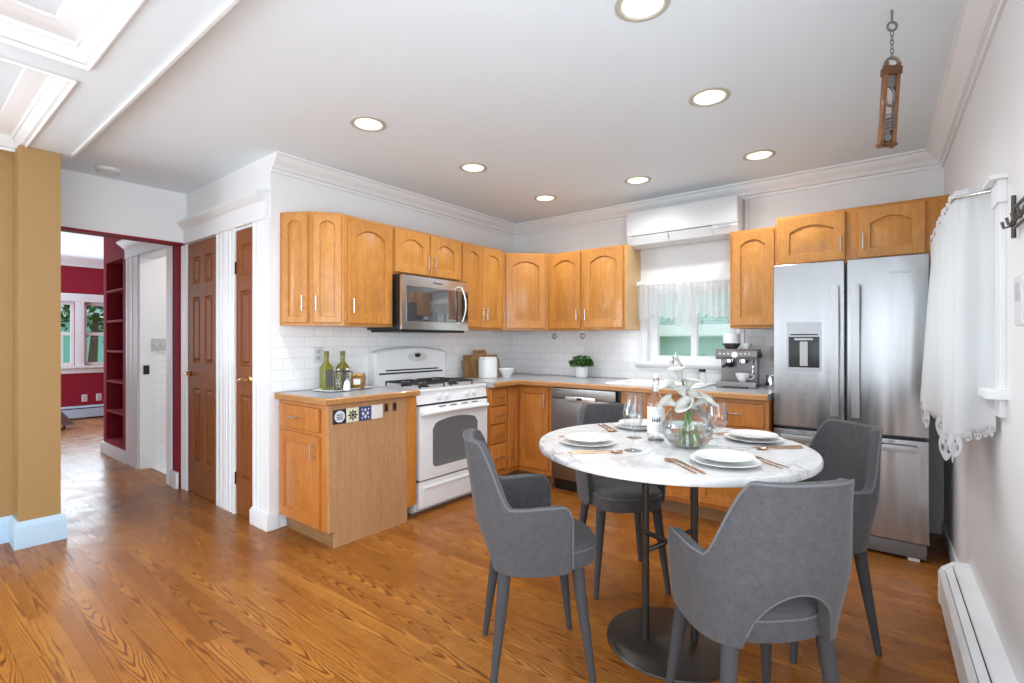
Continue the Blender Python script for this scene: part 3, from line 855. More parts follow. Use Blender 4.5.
# window wall cabinets
def back_cab(label, x0, x1, doors, z0, z1, yf, side=None):
    c = thing('wall_cabinet', label, 'cabinet', (x0, yf, z0), 0, 'maple wall cabinets')
    body(c, x1-x0, z1-z0, YB-yf, M['maple'])
    for (a, e, hs, m, rise) in doors:
        wd = e - a; hh = z1-z0-0.036
        front(c, 'door', a-x0, 0.018, wd, hh, None if hs is None else (wd-0.025 if hs else 0.025, 0.12 if hh > 0.5 else 0.105, True), M['maple'], rise, m)
    if side is not None:
        s = MB(); s.box(x1-x0, x1-x0+0.006, 0.0, YB-yf, 0, z1-z0, 0.001)
        s.build('side_panel', M['maple_side'], c)['label'] = 'pale maple side panel'
    return c
back_cab('double wall cabinet with two arched doors left of the kitchen window', -2.650, -1.848, [(-2.625, -2.286, 1, 0.06, 0.045), (-2.247, -1.868, 0, 0.06, 0.05)], UZ0-0.004, UZ1-0.01, UYF, 1)
back_cab('narrow single-door wall cabinet between window and fridge', -1.002, -0.69, [(-0.985, -0.70, None, 0.06, 0.04)], UZ0-0.008, UZ1-0.02, UYF)
c = back_cab('wide short wall cabinet with two arched doors above the fridge', -0.682, 0.238, [(-0.66, -0.275, 1, 0.062, 0.04), (-0.205, 0.128, 0, 0.062, 0.04)], 1.772, 2.126, 3.905)

# base cabinets
BH, TK = 0.872, 0.10
c = thing('base_cabinet', 'end base cabinet with drawer, door and tiled oak side panel', 'cabinet', (XA + 0.001, 1.662, 0), 0, 'maple base cabinets')
wd = -2.698 - XA
b = MB(); b.box(0.0, wd-0.012, 0, 0.683, TK, BH, 0.002); b.build('body', M['maple_base'], c)
b = MB()
pts = [(0.001, TK), (0.040, TK), (0.040, 0.0), (0.605, 0.0), (0.605, TK), (0.683, TK), (0.683, BH), (0.001, BH)]
b.loft([[Vector((wd-0.012, y, z)) for y, z in pts], [Vector((wd, y, z)) for y, z in pts]])
b.build('end_panel', M['oak_panel'], c, 20)['label'] = 'pinkish oak veneer end panel'
b = MB(); b.box(wd-0.006, wd+0.004, 0.60, 0.683, TK, BH, 0.002); b.build('stile', M['maple_base'], c)
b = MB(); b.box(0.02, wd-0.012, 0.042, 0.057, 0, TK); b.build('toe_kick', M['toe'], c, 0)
front(c, 'drawer', 0.035, 0.70, 0.475, 0.145, (0.21, 0.072, False), M['maple_base'])
front(c, 'door', 0.035, 0.108, 0.475, 0.565, (0.43, 0.475, True), M['maple_base'], 0, 0.06)
# drawer stack right of the stove
BXF, BYF = -2.70, 3.55
c = thing('base_cabinet', 'narrow base cabinet with four stacked drawers right of the stove', 'cabinet', (BXF, 3.135, 0), L90, 'maple base cabinets')
body(c, 0.235, BH-TK, BXF-XA, M['maple_base'], TK)
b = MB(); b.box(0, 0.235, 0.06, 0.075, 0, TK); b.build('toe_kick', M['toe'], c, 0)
for z, ht in ((0.712, 0.138), (0.560, 0.138), (0.395, 0.150), (0.165, 0.215)):
    front(c, 'drawer', 0.012, z, 0.208, ht, (0.104, ht/2, False), M['maple_base'])
# corner base cabinet (L-shaped, folding doors)
c = thing('base_cabinet', 'L-shaped corner base cabinet with two doors meeting in the corner', 'cabinet', (0, 0, 0), 0, 'maple base cabinets')
b = MB(); b.prism([(XA+0.012, 3.372), (BXF, 3.372), (BXF, BYF), (-2.335, BYF), (-2.335, YB-0.012), (XA+0.012, YB-0.012)], TK, BH); b.build('body', M['maple_base'], c, 20)
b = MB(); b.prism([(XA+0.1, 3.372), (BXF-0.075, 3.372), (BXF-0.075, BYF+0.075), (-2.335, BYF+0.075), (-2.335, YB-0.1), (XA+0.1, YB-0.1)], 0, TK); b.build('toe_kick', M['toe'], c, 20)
front(c, 'door', 0.012, 0.145, 0.152, 0.71, None, M['maple_base'], 0, 0.038, 0, axis_m((BXF, 3.372, 0), (0, 1, 0), (-1, 0, 0)))
front(c, 'door', 0.022, 0.145, 0.308, 0.71, (0.282, 0.60, True), M['maple_base'], 0, 0.05, 0, axis_m((BXF, BYF, 0), (1, 0, 0), (0, 1, 0)), 0.12)
# sink base and right unit
c = thing('base_cabinet', 'sink base cabinet with false drawer front and two doors', 'cabinet', (-1.70, BYF, 0), 0, 'maple base cabinets')
b = MB(); b.box(0, 0.555, 0, 0.022, TK, BH, 0.002); b.box(0, 0.016, 0.02, 0.60, TK, 0.70); b.box(0.539, 0.555, 0.02, 0.60, TK, 0.70); b.box(0.01, 0.545, 0.02, 0.60, TK, TK+0.016)
b.build('body', M['maple_base'], c)
b = MB(); b.box(0, 0.555, 0.06, 0.075, 0, TK); b.build('toe_kick', M['toe'], c, 0)
front(c, 'drawer', 0.018, 0.705, 0.519, 0.14, None, M['maple_base'])
front(c, 'door', 0.018, 0.13, 0.255, 0.55, (0.23, 0.48, True), M['maple_base'], 0, 0.05)
front(c, 'door', 0.282, 0.13, 0.255, 0.55, (0.025, 0.48, True), M['maple_base'], 0, 0.05)
c = thing('base_cabinet', 'base cabinet with one wide drawer over a door beside the fridge', 'cabinet', (-1.143, BYF, 0), 0, 'maple base cabinets')
body(c, 0.478, BH-TK, 0.60, M['maple_base'], TK)
b = MB(); b.box(0, 0.478, 0.06, 0.075, 0, TK); b.build('toe_kick', M['toe'], c, 0)
front(c, 'drawer', 0.03, 0.69, 0.425, 0.155, (0.235, 0.085, False), M['maple_base'], hl=0.13)
front(c, 'door', 0.03, 0.13, 0.425, 0.535, (0.04, 0.45, True), M['maple_base'], 0, 0.055)

# worktops
CT = 0.914
def top(mb_fn, edge_path, label):
    c = thing('worktop', label, 'counter', (0, 0, 0), 0, 'kitchen worktops')
    b = MB(); mb_fn(b); b.build('slab', M['counter'], c, 0)
    b = MB(); b.sweep([(0.0, BH+0.0015), (0, CT), (0.008, CT), (0.016, CT-0.008), (0.016, BH+0.006), (0.010, BH+0.0015)], edge_path)
    b.build('edge_band', M['edge'], c)['label'] = 'wooden front edge'
    return c
top(lambda b: b.box(XA+0.009, -2.68, 1.642, 2.357, BH+0.001, CT), [(XA+0.01, 1.642), (-2.68, 1.642), (-2.68, 2.357)], 'small grey worktop on the end cabinet left of the stove')
SK = (-1.86, -1.17, 3.64, 4.13)
def lshape(b):
    xs = [XA+0.009, -2.645, SK[0], SK[1], -0.66]; ys = [3.133, 3.505, SK[2], SK[3], YB-0.009]
    b.cells(xs, ys, [(-2.645, -0.66, 3.133, 3.505), (SK[0], SK[1], SK[2], SK[3])], BH+0.001, CT, lambda u, v, d: Vector((u, v, d)))
top(lshape, [(-2.645, 3.133), (-2.645, 3.505), (-0.66, 3.505)], 'long L-shaped grey worktop round the corner under the window')
# sink
c = thing('kitchen_sink', 'white drop-in sink under the kitchen window', 'sink', (0, 0, 0))
b = MB()
def rr(x0, x1, y0, y1, r, z, n=6):
    p = []
    for cx_, cy_, a in ((x1-r, y1-r, 0), (x0+r, y1-r, 90), (x0+r, y0+r, 180), (x1-r, y0+r, 270)):
        for i in range(n+1):
            t = R(a + 90*i/n); p.append(Vector((cx_ + r*math.cos(t), cy_ + r*math.sin(t), z)))
    return p
sx0, sx1, sy0, sy1 = SK
b.loft([rr(sx0-0.03, sx1+0.03, sy0-0.03, sy1+0.03, 0.05, CT+0.0005), rr(sx0-0.03, sx1+0.03, sy0-0.03, sy1+0.03, 0.05, CT+0.008), rr(sx0-0.022, sx1+0.022, sy0-0.022, sy1+0.022, 0.045, CT+0.013),
        rr(sx0+0.03, sx1-0.03, sy0+0.03, sy1-0.09, 0.06, CT+0.011), rr(sx0+0.045, sx1-0.045, sy0+0.045, sy1-0.10, 0.06, CT-0.01),
        rr(sx0+0.06, sx1-0.06, sy0+0.06, sy1-0.11, 0.07, CT-0.17), rr(sx0+0.12, sx1-0.12, sy0+0.12, sy1-0.17, 0.07, CT-0.185)], False, True)
b.build('basin', M['enamel'], c)
f = thing('faucet', 'chrome pull-out faucet behind the flowers under the window', 'faucet', (-1.42, 4.075, CT+0.0115))
b = MB(); b.lathe([(0.030, 0), (0.030, 0.008), (0.022, 0.014), (0.020, 0.09), (0.023, 0.10), (0.023, 0.13), (0.016, 0.145)], 20); b.build('base', M['chrome'], f)
b = MB(); b.tube([(0, 0, 0.11), (0, -0.03, 0.16), (0, -0.09, 0.20), (0, -0.15, 0.205), (0, -0.19, 0.18), (0, -0.20, 0.15)], [0.014, 0.014, 0.014, 0.015, 0.018, 0.018], 14); b.build('spout', M['chrome'], f)
b = MB(); b.tube([(0.0, 0.0, 0.135), (-0.015, 0.005, 0.18), (-0.05, 0.01, 0.235)], [0.012, 0.008, 0.006], 10); b.build('lever', M['chrome'], f)

# ------------------------------------------------------------------ stove
s = thing('gas_stove', 'white freestanding gas stove with black grates between the worktops', 'stove', (-2.74, 2.366, 0), L90)
SW, SD = 0.76, 0.535
b = MB(); b.box(0.0, SW, 0.0, SD, 0.03, 0.885, 0.004); b.box(0.02, SW-0.02, 0.05, SD, 0.0, 0.03); b.build('body', M['enamel'], s)
b = MB(); b.box(-0.002, SW+0.002, -0.028, SD, 0.885, 0.905, 0.008, 3); b.build('cooktop', M['enamel'], s)
b = MB(); b.loft([[Vector((0.0, y, z)) for y, z in ((0, 0.80), (0, 0.885), (-0.018, 0.885), (-0.032, 0.80))], [Vector((SW, y, z)) for y, z in ((0, 0.80), (0, 0.885), (-0.018, 0.885), (-0.032, 0.80))]])
cp = b.build('control_panel', M['enamel'], s, 20)
for x in (0.215, 0.30, 0.52, 0.605):
    b = MB(); mt = axis_m((x, -0.024, 0.842), (1, 0, 0), (0, 0.15, 1)); mt = mt @ Matrix.Rotation(0, 4, 'X')
    b.lathe([(0.024, 0.0), (0.024, 0.006), (0.019, 0.010), (0.017, 0.028), (0.012, 0.030)], 20, mtx=axis_m((x, -0.025, 0.842), (1, 0, 0), (0, 0.17, 1)) )
    b.box(-0.004, 0.004, -0.018, 0.018, 0.026, 0.037, 0.002, 2, axis_m((x, -0.025, 0.842), (1, 0, 0), (0, 0.17, 1)))
    b.build('knob', M['plastic'], cp)
b = MB()
x0, x1, z0, z1 = 0.012, SW-0.012, 0.255, 0.785
b.box(x0, x1, -0.048, -0.003, z0, z1, 0.006); od = b.build('oven_door', M['enamel'], s)
# window with arched top
N = 17
def ow(ins, y):
    a = 0.232 - ins; zc = 0.345 + ins
    p = []
    r_ = 0.035
    for a0_, cx_, cz_ in ((180, -a+r_, zc+r_), (270, a-r_, zc+r_)):
        for k in range(6):
            q = R(a0_ + 18*k); p.append(Vector((SW/2 + cx_ + r_*math.cos(q), y, cz_ + r_*math.sin(q))))
    for i in range(N):
        u = 1 - 2*i/(N-1); p.append(Vector((SW/2 + a*u, y, 0.672 - ins - 0.035*abs(u)**2.0 - 0.035*max(0, (abs(u)-0.8)/0.2)**2.2)))
    return p
b = MB(); b.loft([ow(-0.012, -0.0475), ow(-0.012, -0.0505), ow(0, -0.0505), ow(0.006, -0.0485)], False, True); b.build('oven_window', M['ovenglass'], od)
b = MB()
for x in (0.20, 0.315, 0.44, 0.555): b.box(x, x+0.07, -0.0495, -0.047, 0.768, 0.776, 0.001)
b.build('vent_slot', M['black'], od)
b = MB()
pts = [(0.03, -0.05, 0.735), (0.05, -0.085, 0.738), (SW/2, -0.092, 0.744), (SW-0.05, -0.085, 0.738), (SW-0.03, -0.05, 0.735)]
b.tube(pts, 0.015, 12); b.box(0.02, SW-0.02, -0.075, -0.045, 0.722, 0.752, 0.008); b.build('oven_handle', M['enamel'], od)
b = MB(); b.box(0.002, SW-0.002, -0.03, -0.001, 0.79, 0.80); b.build('gap', M['black'], s, 0)
b = MB(); b.box(0.002, SW-0.002, -0.028, -0.001, 0.243, 0.253); b.build('gap', M['black'], s, 0)
b = MB(); b.box(0.012, SW-0.012, -0.042, -0.002, 0.055, 0.243, 0.006)
b.box(0.06, SW-0.06, -0.052, -0.035, 0.185, 0.205, 0.006); b.build('storage_drawer', M['enamel'], s)
# backguard
b = MB()
NB = 21
lo = lambda y: [Vector((0.0, y, 0.90)), Vector((SW, y, 0.90))] + [Vector((SW*(1-i/(NB-1)), y, 1.165 + 0.045*math.sin(PI*min(1, max(0, (1-i/(NB-1)))))**0.6)) for i in range(NB)]
f0, f1, f2 = lo(SD+0.006), lo(SD-0.07), lo(SD-0.085)
for p in f2: p.z -= 0.012 if p.z > 1 else 0; p.x = 0.012 + (p.x)*(SW-0.024)/SW
b.loft([f0, f1, f2]); bgd = b.build('backguard', M['enamel'], s, 30)
b = MB()
b.lathe([(0.001, 0), (0.105, 0), (0.105, 0.002), (0.1, 0.003)], 40, mtx=axis_m((SW*0.56, SD-0.0845, 1.128), (1, 0, 0), (0, 0, 1)) @ Matrix.Diagonal((1, 0.36, 1, 1))); b.build('clock_panel', mat('pale_panel', (0.62, 0.62, 0.62), 0.3), bgd)
b = MB()
b.lathe([(0.001, 0), (0.033, 0), (0.033, 0.002), (0.03, 0.003)], 32, mtx=axis_m((SW*0.56, SD-0.0878, 1.140), (1, 0, 0), (0, 0, 1)) @ Matrix.Diagonal((1, 0.5, 1, 1))); b.build('clock', M['black'], bgd)
b = MB(); b.box(0.035, SW-0.05, SD-0.0895, SD-0.083, 0.993, 1.006, 0.001); b.box(0.10, SW-0.10, SD-0.0895, SD-0.083, 1.018, 1.029, 0.001); b.build('vent_slot', M['black'], bgd, 0)
# grates and burners
for gx in (0.10, 0.42):
    gt = MB()
    w2, d2 = 0.245, 0.40
    for bx in (gx, gx+w2): gt.tube([(bx, 0.05, 0.937), (bx, 0.05+d2, 0.937)], 0.0065, 8)
    for by in (0.05, 0.05+d2/2, 0.05+d2): gt.tube([(gx, by, 0.937), (gx+w2, by, 0.937)], 0.0065, 8)
    for cy_ in (0.05+d2*0.25, 0.05+d2*0.75):
        for a in range(4):
            t = R(45 + 90*a); gt.tube([(gx+w2/2+0.03*math.cos(t), cy_+0.03*math.sin(t), 0.939), (gx+w2/2+0.12*math.cos(t), cy_+0.095*math.sin(t), 0.937)], 0.0055, 8)
    for bx in (gx, gx+w2):
        for by in (0.05, 0.05+d2/2, 0.05+d2): gt.tube([(bx, by, 0.9045), (bx, by, 0.937)], 0.006, 8)
    gt.build('grate', M['castiron'], s)
    for cy_ in (0.05+d2*0.25, 0.05+d2*0.75):
        bb = MB(); bb.lathe([(0.045, 0.9045), (0.045, 0.912), (0.032, 0.914), (0.032, 0.924), (0.028, 0.927)], 24, c=(gx+w2/2, cy_, 0)); bb.build('burner', M['castiron'], s)

# ------------------------------------------------------------------ microwave
mw = thing('microwave', 'stainless over-the-range microwave above the stove', 'microwave', (-2.86, 2.352, 1.345), L90)
MW, MH, MD = 0.712, 0.41, 0.428
b = MB(); b.box(0.004, MW-0.004, 0.02, MD, 0.0, MH, 0.004); b.build('case', M['black'], mw)
b = MB(); b.box(0, MW, 0, 0.022, 0.0, MH-0.008, 0.004); dr = b.build('door', M['bsteel'], mw)
b = MB(); b.box(0.045, MW-0.008, -0.003, 0.001, 0.062, MH-0.085, 0.003); b.build('window', M['micro_glass'], dr)
b = MB()
pts = [(0.60, 0.0, 0.055)] + [(0.60 + 0.028*math.sin(PI*k/10), -0.034 - 0.016*math.sin(PI*k/10), 0.065 + 0.285*k/10) for k in range(11)] + [(0.60, 0.0, 0.36)]
b.tube(pts, 0.0095, 12); b.build('handle', M['nickel'], dr)
b = MB(); b.box(0.625, 0.70, -0.0045, -0.002, 0.10, 0.30, 0.001); b.build('control_strip', M['black'], dr, 0)
b = MB(); b.box(0.03, MW-0.02, 0.03, MD-0.02, -0.018, 0.0, 0.003); b.build('vent_base', M['black'], mw)
def text(name, st_, size, mt, parent, mtx, ext=0.0006):
    cu = bpy.data.curves.new(name, 'FONT'); cu.body = st_; cu.size = size; cu.extrude = ext; cu.align_x = 'CENTER'; cu.align_y = 'CENTER'
    tmp = bpy.data.objects.new(name, cu); sc.collection.objects.link(tmp)
    me = bpy.data.meshes.new_from_object(tmp.evaluated_get(bpy.context.evaluated_depsgraph_get()))
    bpy.data.objects.remove(tmp)
    me.materials.clear(); me.materials.append(mt)
    o = bpy.data.objects.new(name, me); sc.collection.objects.link(o)
    o.parent = parent; o.matrix_local = mtx; return o
FACE = Matrix.Rotation(R(90), 4, 'X')           # text facing -y
text('lettering', 'Whirlpool', 0.024, M['black'], dr, Matrix.Translation((0.36, -0.0008, MH-0.045)) @ FACE)

# ------------------------------------------------------------------ dishwasher
dw = thing('dishwasher', 'dark stainless dishwasher under the worktop by the corner', 'dishwasher', (-2.328, BYF-0.02, 0))
b = MB(); b.box(0.004, 0.596, 0.03, 0.58, 0.02, 0.72, 0.003); b.build('tub', M['black'], dw)
b = MB(); b.box(0, 0.596, -0.005, 0.03, 0.10, 0.775, 0.006); b.build('door', M['dsteel'], dw)
b = MB(); b.box(0, 0.596, -0.008, 0.03, 0.78, BH-0.008, 0.006); pn = b.build('control_panel', M['dsteel'], dw)
b = MB(); b.box(0.14, 0.42, -0.013, -0.006, 0.752, 0.80, 0.006); b.build('handle', M['bsteel'], pn)
b = MB(); b.box(0.25, 0.30, -0.0155, -0.012, 0.772, 0.793, 0.002); b.build('display', M['black'], pn)
text('lettering', 'Whirlpool', 0.016, M['black'], pn, Matrix.Translation((0.06, -0.0088, 0.845)) @ FACE)
b = MB(); b.box(0.0, 0.596, 0.05, 0.06, 0.0, 0.10); b.build('kick_plate', M['black'], dw, 0)
b = MB(); b.box(-1.731, -1.7015, BYF+0.0, BYF+0.05, 0.0, BH); tag(b.build('filler_strip', M['black'], None, 0), 'black gap strip right of the dishwasher', 'filler')

# ------------------------------------------------------------------ fridge
fr = thing('refrigerator', 'stainless French-door refrigerator beside the right wall', 'refrigerator', (-0.650, 3.622, 0), 0)
FW, FH = 0.785, 1.752
b = MB(); b.box(0.006, FW-0.006, 0.065, 0.60, 0.03, FH-0.02, 0.004)
for x in (0.05, FW-0.09): b.box(x, x+0.04, 0.08, 0.12, 0.0, 0.03); b.box(x, x+0.04, 0.5, 0.54, 0.0, 0.03)
b.build('cabinet_body', mat('dark_fridge_side', (0.10, 0.10, 0.105), 0.4), fr)
sp = 0.395
gp = 0.006
def fdoor(name, x0, x1, z0, z1):
    b = MB(); b.box(x0, x1, 0.0, 0.06, z0, z1, 0.010, 3); return b.build(name, M['steel'], fr)
ld = fdoor('door', 0.0, sp-gp, 0.708, FH)
rd = fdoor('door', sp+gp, FW, 0.708, FH)
fz = fdoor('freezer_drawer', 0.0, FW, 0.105, 0.690)
b = MB(); b.box(0.01, FW-0.01, 0.02, 0.07, 0.016, 0.098, 0.006); b.build('grille', mat('fridge_grille', (0.22, 0.22, 0.225), 0.4, metal=0.6), fr)
for par, hx in ((ld, sp-0.052), (rd, sp+0.052)):
    b = MB(); b.box(hx-0.020, hx+0.020, -0.050, -0.036, 0.80, 1.60, 0.005)
    for z in (0.83, 1.57): b.box(hx-0.012, hx+0.012, -0.04, 0.002, z-0.02, z+0.02, 0.004)
    b.build('handle', M['hsteel'], par)
b = MB(); b.box(0.05, FW-0.05, -0.045, -0.030, 0.625, 0.662, 0.005)
for x in (0.09, FW-0.09): b.box(x-0.02, x+0.02, -0.035, 0.002, 0.63, 0.656, 0.004)
b.build('handle', M['hsteel'], fz)
dx0, dx1 = 0.078, 0.272
b = MB(); b.cells([dx0, dx0+0.012, dx1-0.012, dx1], [1.07, 1.09, 1.285, 1.378], [(dx0+0.012, dx1-0.012, 1.09, 1.285)], -0.006, 0.004, lambda u, v, d: Vector((u, d, v)))
b.build('dispenser_frame', mat('dispenser_trim', (0.36, 0.36, 0.37), 0.3, metal=0.9), ld, 0)
b = MB(); b.box(dx0+0.012, dx1-0.012, -0.0025, 0.002, 1.09, 1.285, 0.001)
b.build('dispenser_cavity', mat('dispenser_black', (0.03, 0.03, 0.032), 0.15), ld)
b = MB(); b.box(dx0+0.045, dx1-0.045, -0.016, -0.002, 1.262, 1.276, 0.003); b.box(dx0+0.075, dx1-0.075, -0.010, -0.002, 1.10, 1.255, 0.004); b.build('dispenser_paddle', M['plastic_grey'], ld)
b = MB(); b.box(dx0+0.02, dx1-0.02, -0.0075, -0.005, 1.295, 1.303, 0.001); b.build('control_strip', M['black'], ld, 0)
text('lettering', 'Whirlpool', 0.026, M['plastic_grey'], rd, Matrix.Translation((0.66, -0.0008, FH-0.095)) @ FACE)
b = MB(); b.box(0.69, 0.745, 0.015, 0.065, 0.0005, 0.0155, 0.004); b.build('foot', M['plastic'], fr)

# ------------------------------------------------------------------ air conditioner
ac = thing('air_conditioner', 'white wall-mounted air conditioner above the kitchen window', 'air conditioner', (-1.872, 4.02, 2.07))
AW, AD = 0.905, 0.229
prof = [(AD, 0.03), (AD, 0.305), (0.03, 0.305), (0.004, 0.295), (0.0, 0.27), (0.006, 0.075), (0.035, 0.022), (0.09, 0.0), (0.15, 0.0)]
b = MB(); b.loft([[Vector((0, y, z)) for y, z in prof], [Vector((AW, y, z)) for y, z in prof]]); b.build('casing', M['plastic'], ac, 25)
b = MB(); b.box(0.002, AW-0.002, -0.006, 0.006, 0.098, 0.300, 0.004); b.build('front_panel', M['plastic'], ac)
for x0, x1 in ((0.055, 0.365), (0.372, 0.715)):
    v = [Vector((x0, y, z)) for y, z in ((0.0, 0.090), (-0.004, 0.088), (0.027, 0.020), (0.035, 0.022))]
    b = MB(); b.loft([v, [p + Vector((x1-x0, 0, 0)) for p in v]]); b.build('vane', M['plastic'], ac, 20)
b = MB(); b.box(0.052, 0.718, -0.0015, 0.005, 0.0905, 0.0965); b.box(0.365, 0.372, 0.001, 0.02, 0.05, 0.095); b.build('shadow_gap', mat('dark_grey_gap', (0.18, 0.18, 0.19), 0.5), ac, 0)
b = MB(); b.box(0.76, 0.86, -0.0005, 0.006, 0.072, 0.088, 0.001); b.build('display', M['plastic_grey'], ac, 0)
b = MB(); b.box(-0.962, -0.935, YB-0.035, YB, 2.10, 2.385, 0.005); tag(b.build('pipe_cover', M['plastic']), 'white vertical pipe cover right of the air conditioner', 'pipe cover')

# ------------------------------------------------------------------ hall doors
def panel_door(name, label, x0, x1, ht, cols, rows, hinge_left, knob_dir):
    d = sthing(name, label, (x0, YH+0.004, 0.0))
    wd = x1 - x0
    st = 0.105 if cols == 2 else 0.065
    xs = [0.004]; holes = []
    zs = [0.008] + [z for r in rows for z in r] + [ht-0.006]
    if cols == 2: xc = [(st, wd/2-0.045), (wd/2+0.045, wd-st)]
    else: xc = [(st, wd-st)]
    for a, b_ in xc: xs += [a, b_]
    xs.append(wd-0.004)
    for r in rows:
        for a, b_ in xc: holes.append((a, b_, r[0], r[1]))
    b = MB(); b.cells(xs, zs, holes, -0.002, 0.036, lambda u, v, dd: Vector((u, dd, v)))
    slab = b.build('slab', M['door'], d, 0)
    for a, b_, z0, z1 in holes:
        m2 = MB()
        L = lambda ins, y: [Vector((a+ins, y, z0+ins)), Vector((b_-ins, y, z0+ins)), Vector((b_-ins, y, z1-ins)), Vector((a+ins, y, z1-ins))]
        m2.loft([L(0, 0.036), L(0, -0.002), L(0.008, 0.010), L(0.016, 0.011), L(0.036, 0.001)])
        m2.build('panel', M['door'], slab, 25)
    kx = 0.06 if knob_dir > 0 else wd-0.055
    k = MB(); k.lathe([(0.028, 0), (0.028, 0.004), (0.020, 0.010), (0.011, 0.014), (0.010, 0.045)], 20, mtx=axis_m((kx, -0.002, 0.99), (1, 0, 0), (0, 0, 1)))
    sx = 1 if knob_dir > 0 else -1
    k.tube([(kx, -0.045, 0.99), (kx+sx*0.03, -0.052, 0.992), (kx+sx*0.07, -0.05, 0.985), (kx+sx*0.105, -0.045, 0.978)], [0.011, 0.009, 0.008, 0.006], 12)
    k.build('lever_handle', M['brass'], d)
    if hinge_left:
        for z in (0.26, 1.79):
            h = MB(); h.box(-0.012, 0.006, -0.012, 0.0, z-0.045, z+0.045, 0.002); h.build('hinge', M['black'], d)
    return d
R6 = [(0.26, 0.87), (1.08, 1.62), (1.73, 1.95)]
panel_door('door_1', 'wide brown six-panel hall door', D1[0], D1[1], D1[3], 2, R6, False, 1)
panel_door('door_2', 'narrow brown three-panel hall door nearest the kitchen', D2[0], D2[1], D2[3], 1, R6, True, -1)

# ------------------------------------------------------------------ recessed lamps, smoke detector
dl = thing('recessed_lamp', 'x', 'ceiling lamp', (0, 0, ZC), 0, 'recessed ceiling lamps')
b = MB(); b.lathe([(LR+0.022, 0.0), (LR+0.022, -0.004), (LR+0.004, -0.007), (LR-0.004, -0.002), (LR-0.004, 0.0)], 36, cap0=False, cap1=False); b.build('trim_ring', M['ring'], dl)
b = MB(); b.lathe([(LR-0.001, -0.001), (LR-0.004, 0.01), (0.058, 0.055), (0.056, 0.07)], 36, cap0=False, cap1=False); b.build('baffle', M['baffle'], dl)
b = MB(); b.lathe([(0.056, 0.055), (0.045, 0.048), (0.02, 0.044), (0.001, 0.043)], 32); b.build('lens', M['lens'], dl)
LN = ['recessed ceiling lamp in front of the angled end cabinet, nearest the hall', 'recessed ceiling lamp in front of the microwave',
      'recessed ceiling lamp in the corner above the corner cabinet', 'recessed ceiling lamp just left of the air conditioner, middle of the back row',
      'recessed ceiling lamp nearest the fridge cabinet', 'recessed ceiling lamp between the hanging pulley and the middle of the room', 'recessed ceiling lamp cut by the top edge of the photo']
for i, (x, y) in enumerate(LAMPS[:7]):
    o = dl if i == 0 else copy_tree(dl, (x, y, ZC), 0)
    o.location = (x, y, ZC); o['label'] = LN[i]
sd = thing('smoke_detector', 'white round smoke detector on the hall ceiling', 'smoke detector', (-4.50, 1.02, ZC))
b = MB(); b.lathe([(0.075, 0), (0.075, -0.012), (0.066, -0.022), (0.055, -0.036), (0.03, -0.040), (0.001, -0.040)], 32); b.build('housing', M['plastic'], sd)
b = MB(); b.lathe([(0.067, -0.0215), (0.069, -0.025), (0.058, -0.034), (0.056, -0.031)], 32, cap0=False, cap1=False); b.build('vent_ring', M['plastic_grey'], sd)

# ------------------------------------------------------------------ dining table
TC = Vector((-0.755, 2.036)); TZ = 0.83
tb = thing('dining_table', 'round white marble dining table on two dark metal poles', 'table', (TC.x, TC.y, 0), R(38))
b = MB(); TRAD = 0.545
b.lathe([(TRAD-0.02, TZ-0.028), (TRAD-0.003, TZ-0.026), (TRAD, TZ-0.022), (TRAD, TZ-0.006), (TRAD-0.004, TZ)], 96); b.build('tabletop', M['marble'], tb)
b = MB(); b.lathe([(0.255, 0.0), (0.258, 0.004), (0.256, 0.010), (0.25, 0.012)], 72); b.build('base_plate', M['iron'], tb)
b = MB(); b.lathe([(0.20, TZ-0.040), (0.20, TZ-0.0285)], 48); b.build('top_plate', M['iron'], tb)
for sx in (-1, 1):
    b = MB(); b.lathe([(0.015, 0.0115), (0.015, TZ-0.039)], 20, c=(0.104 if sx > 0 else -0.100, 0, 0)); b.build('pole', M['iron'], tb)
    b = MB(); b.tube([(-0.112, sx*0.009, 0.418-sx*0.048), (0.112, sx*0.009, 0.418+sx*0.048)], 0.010, 12); b.build('brace', M['iron'], tb)

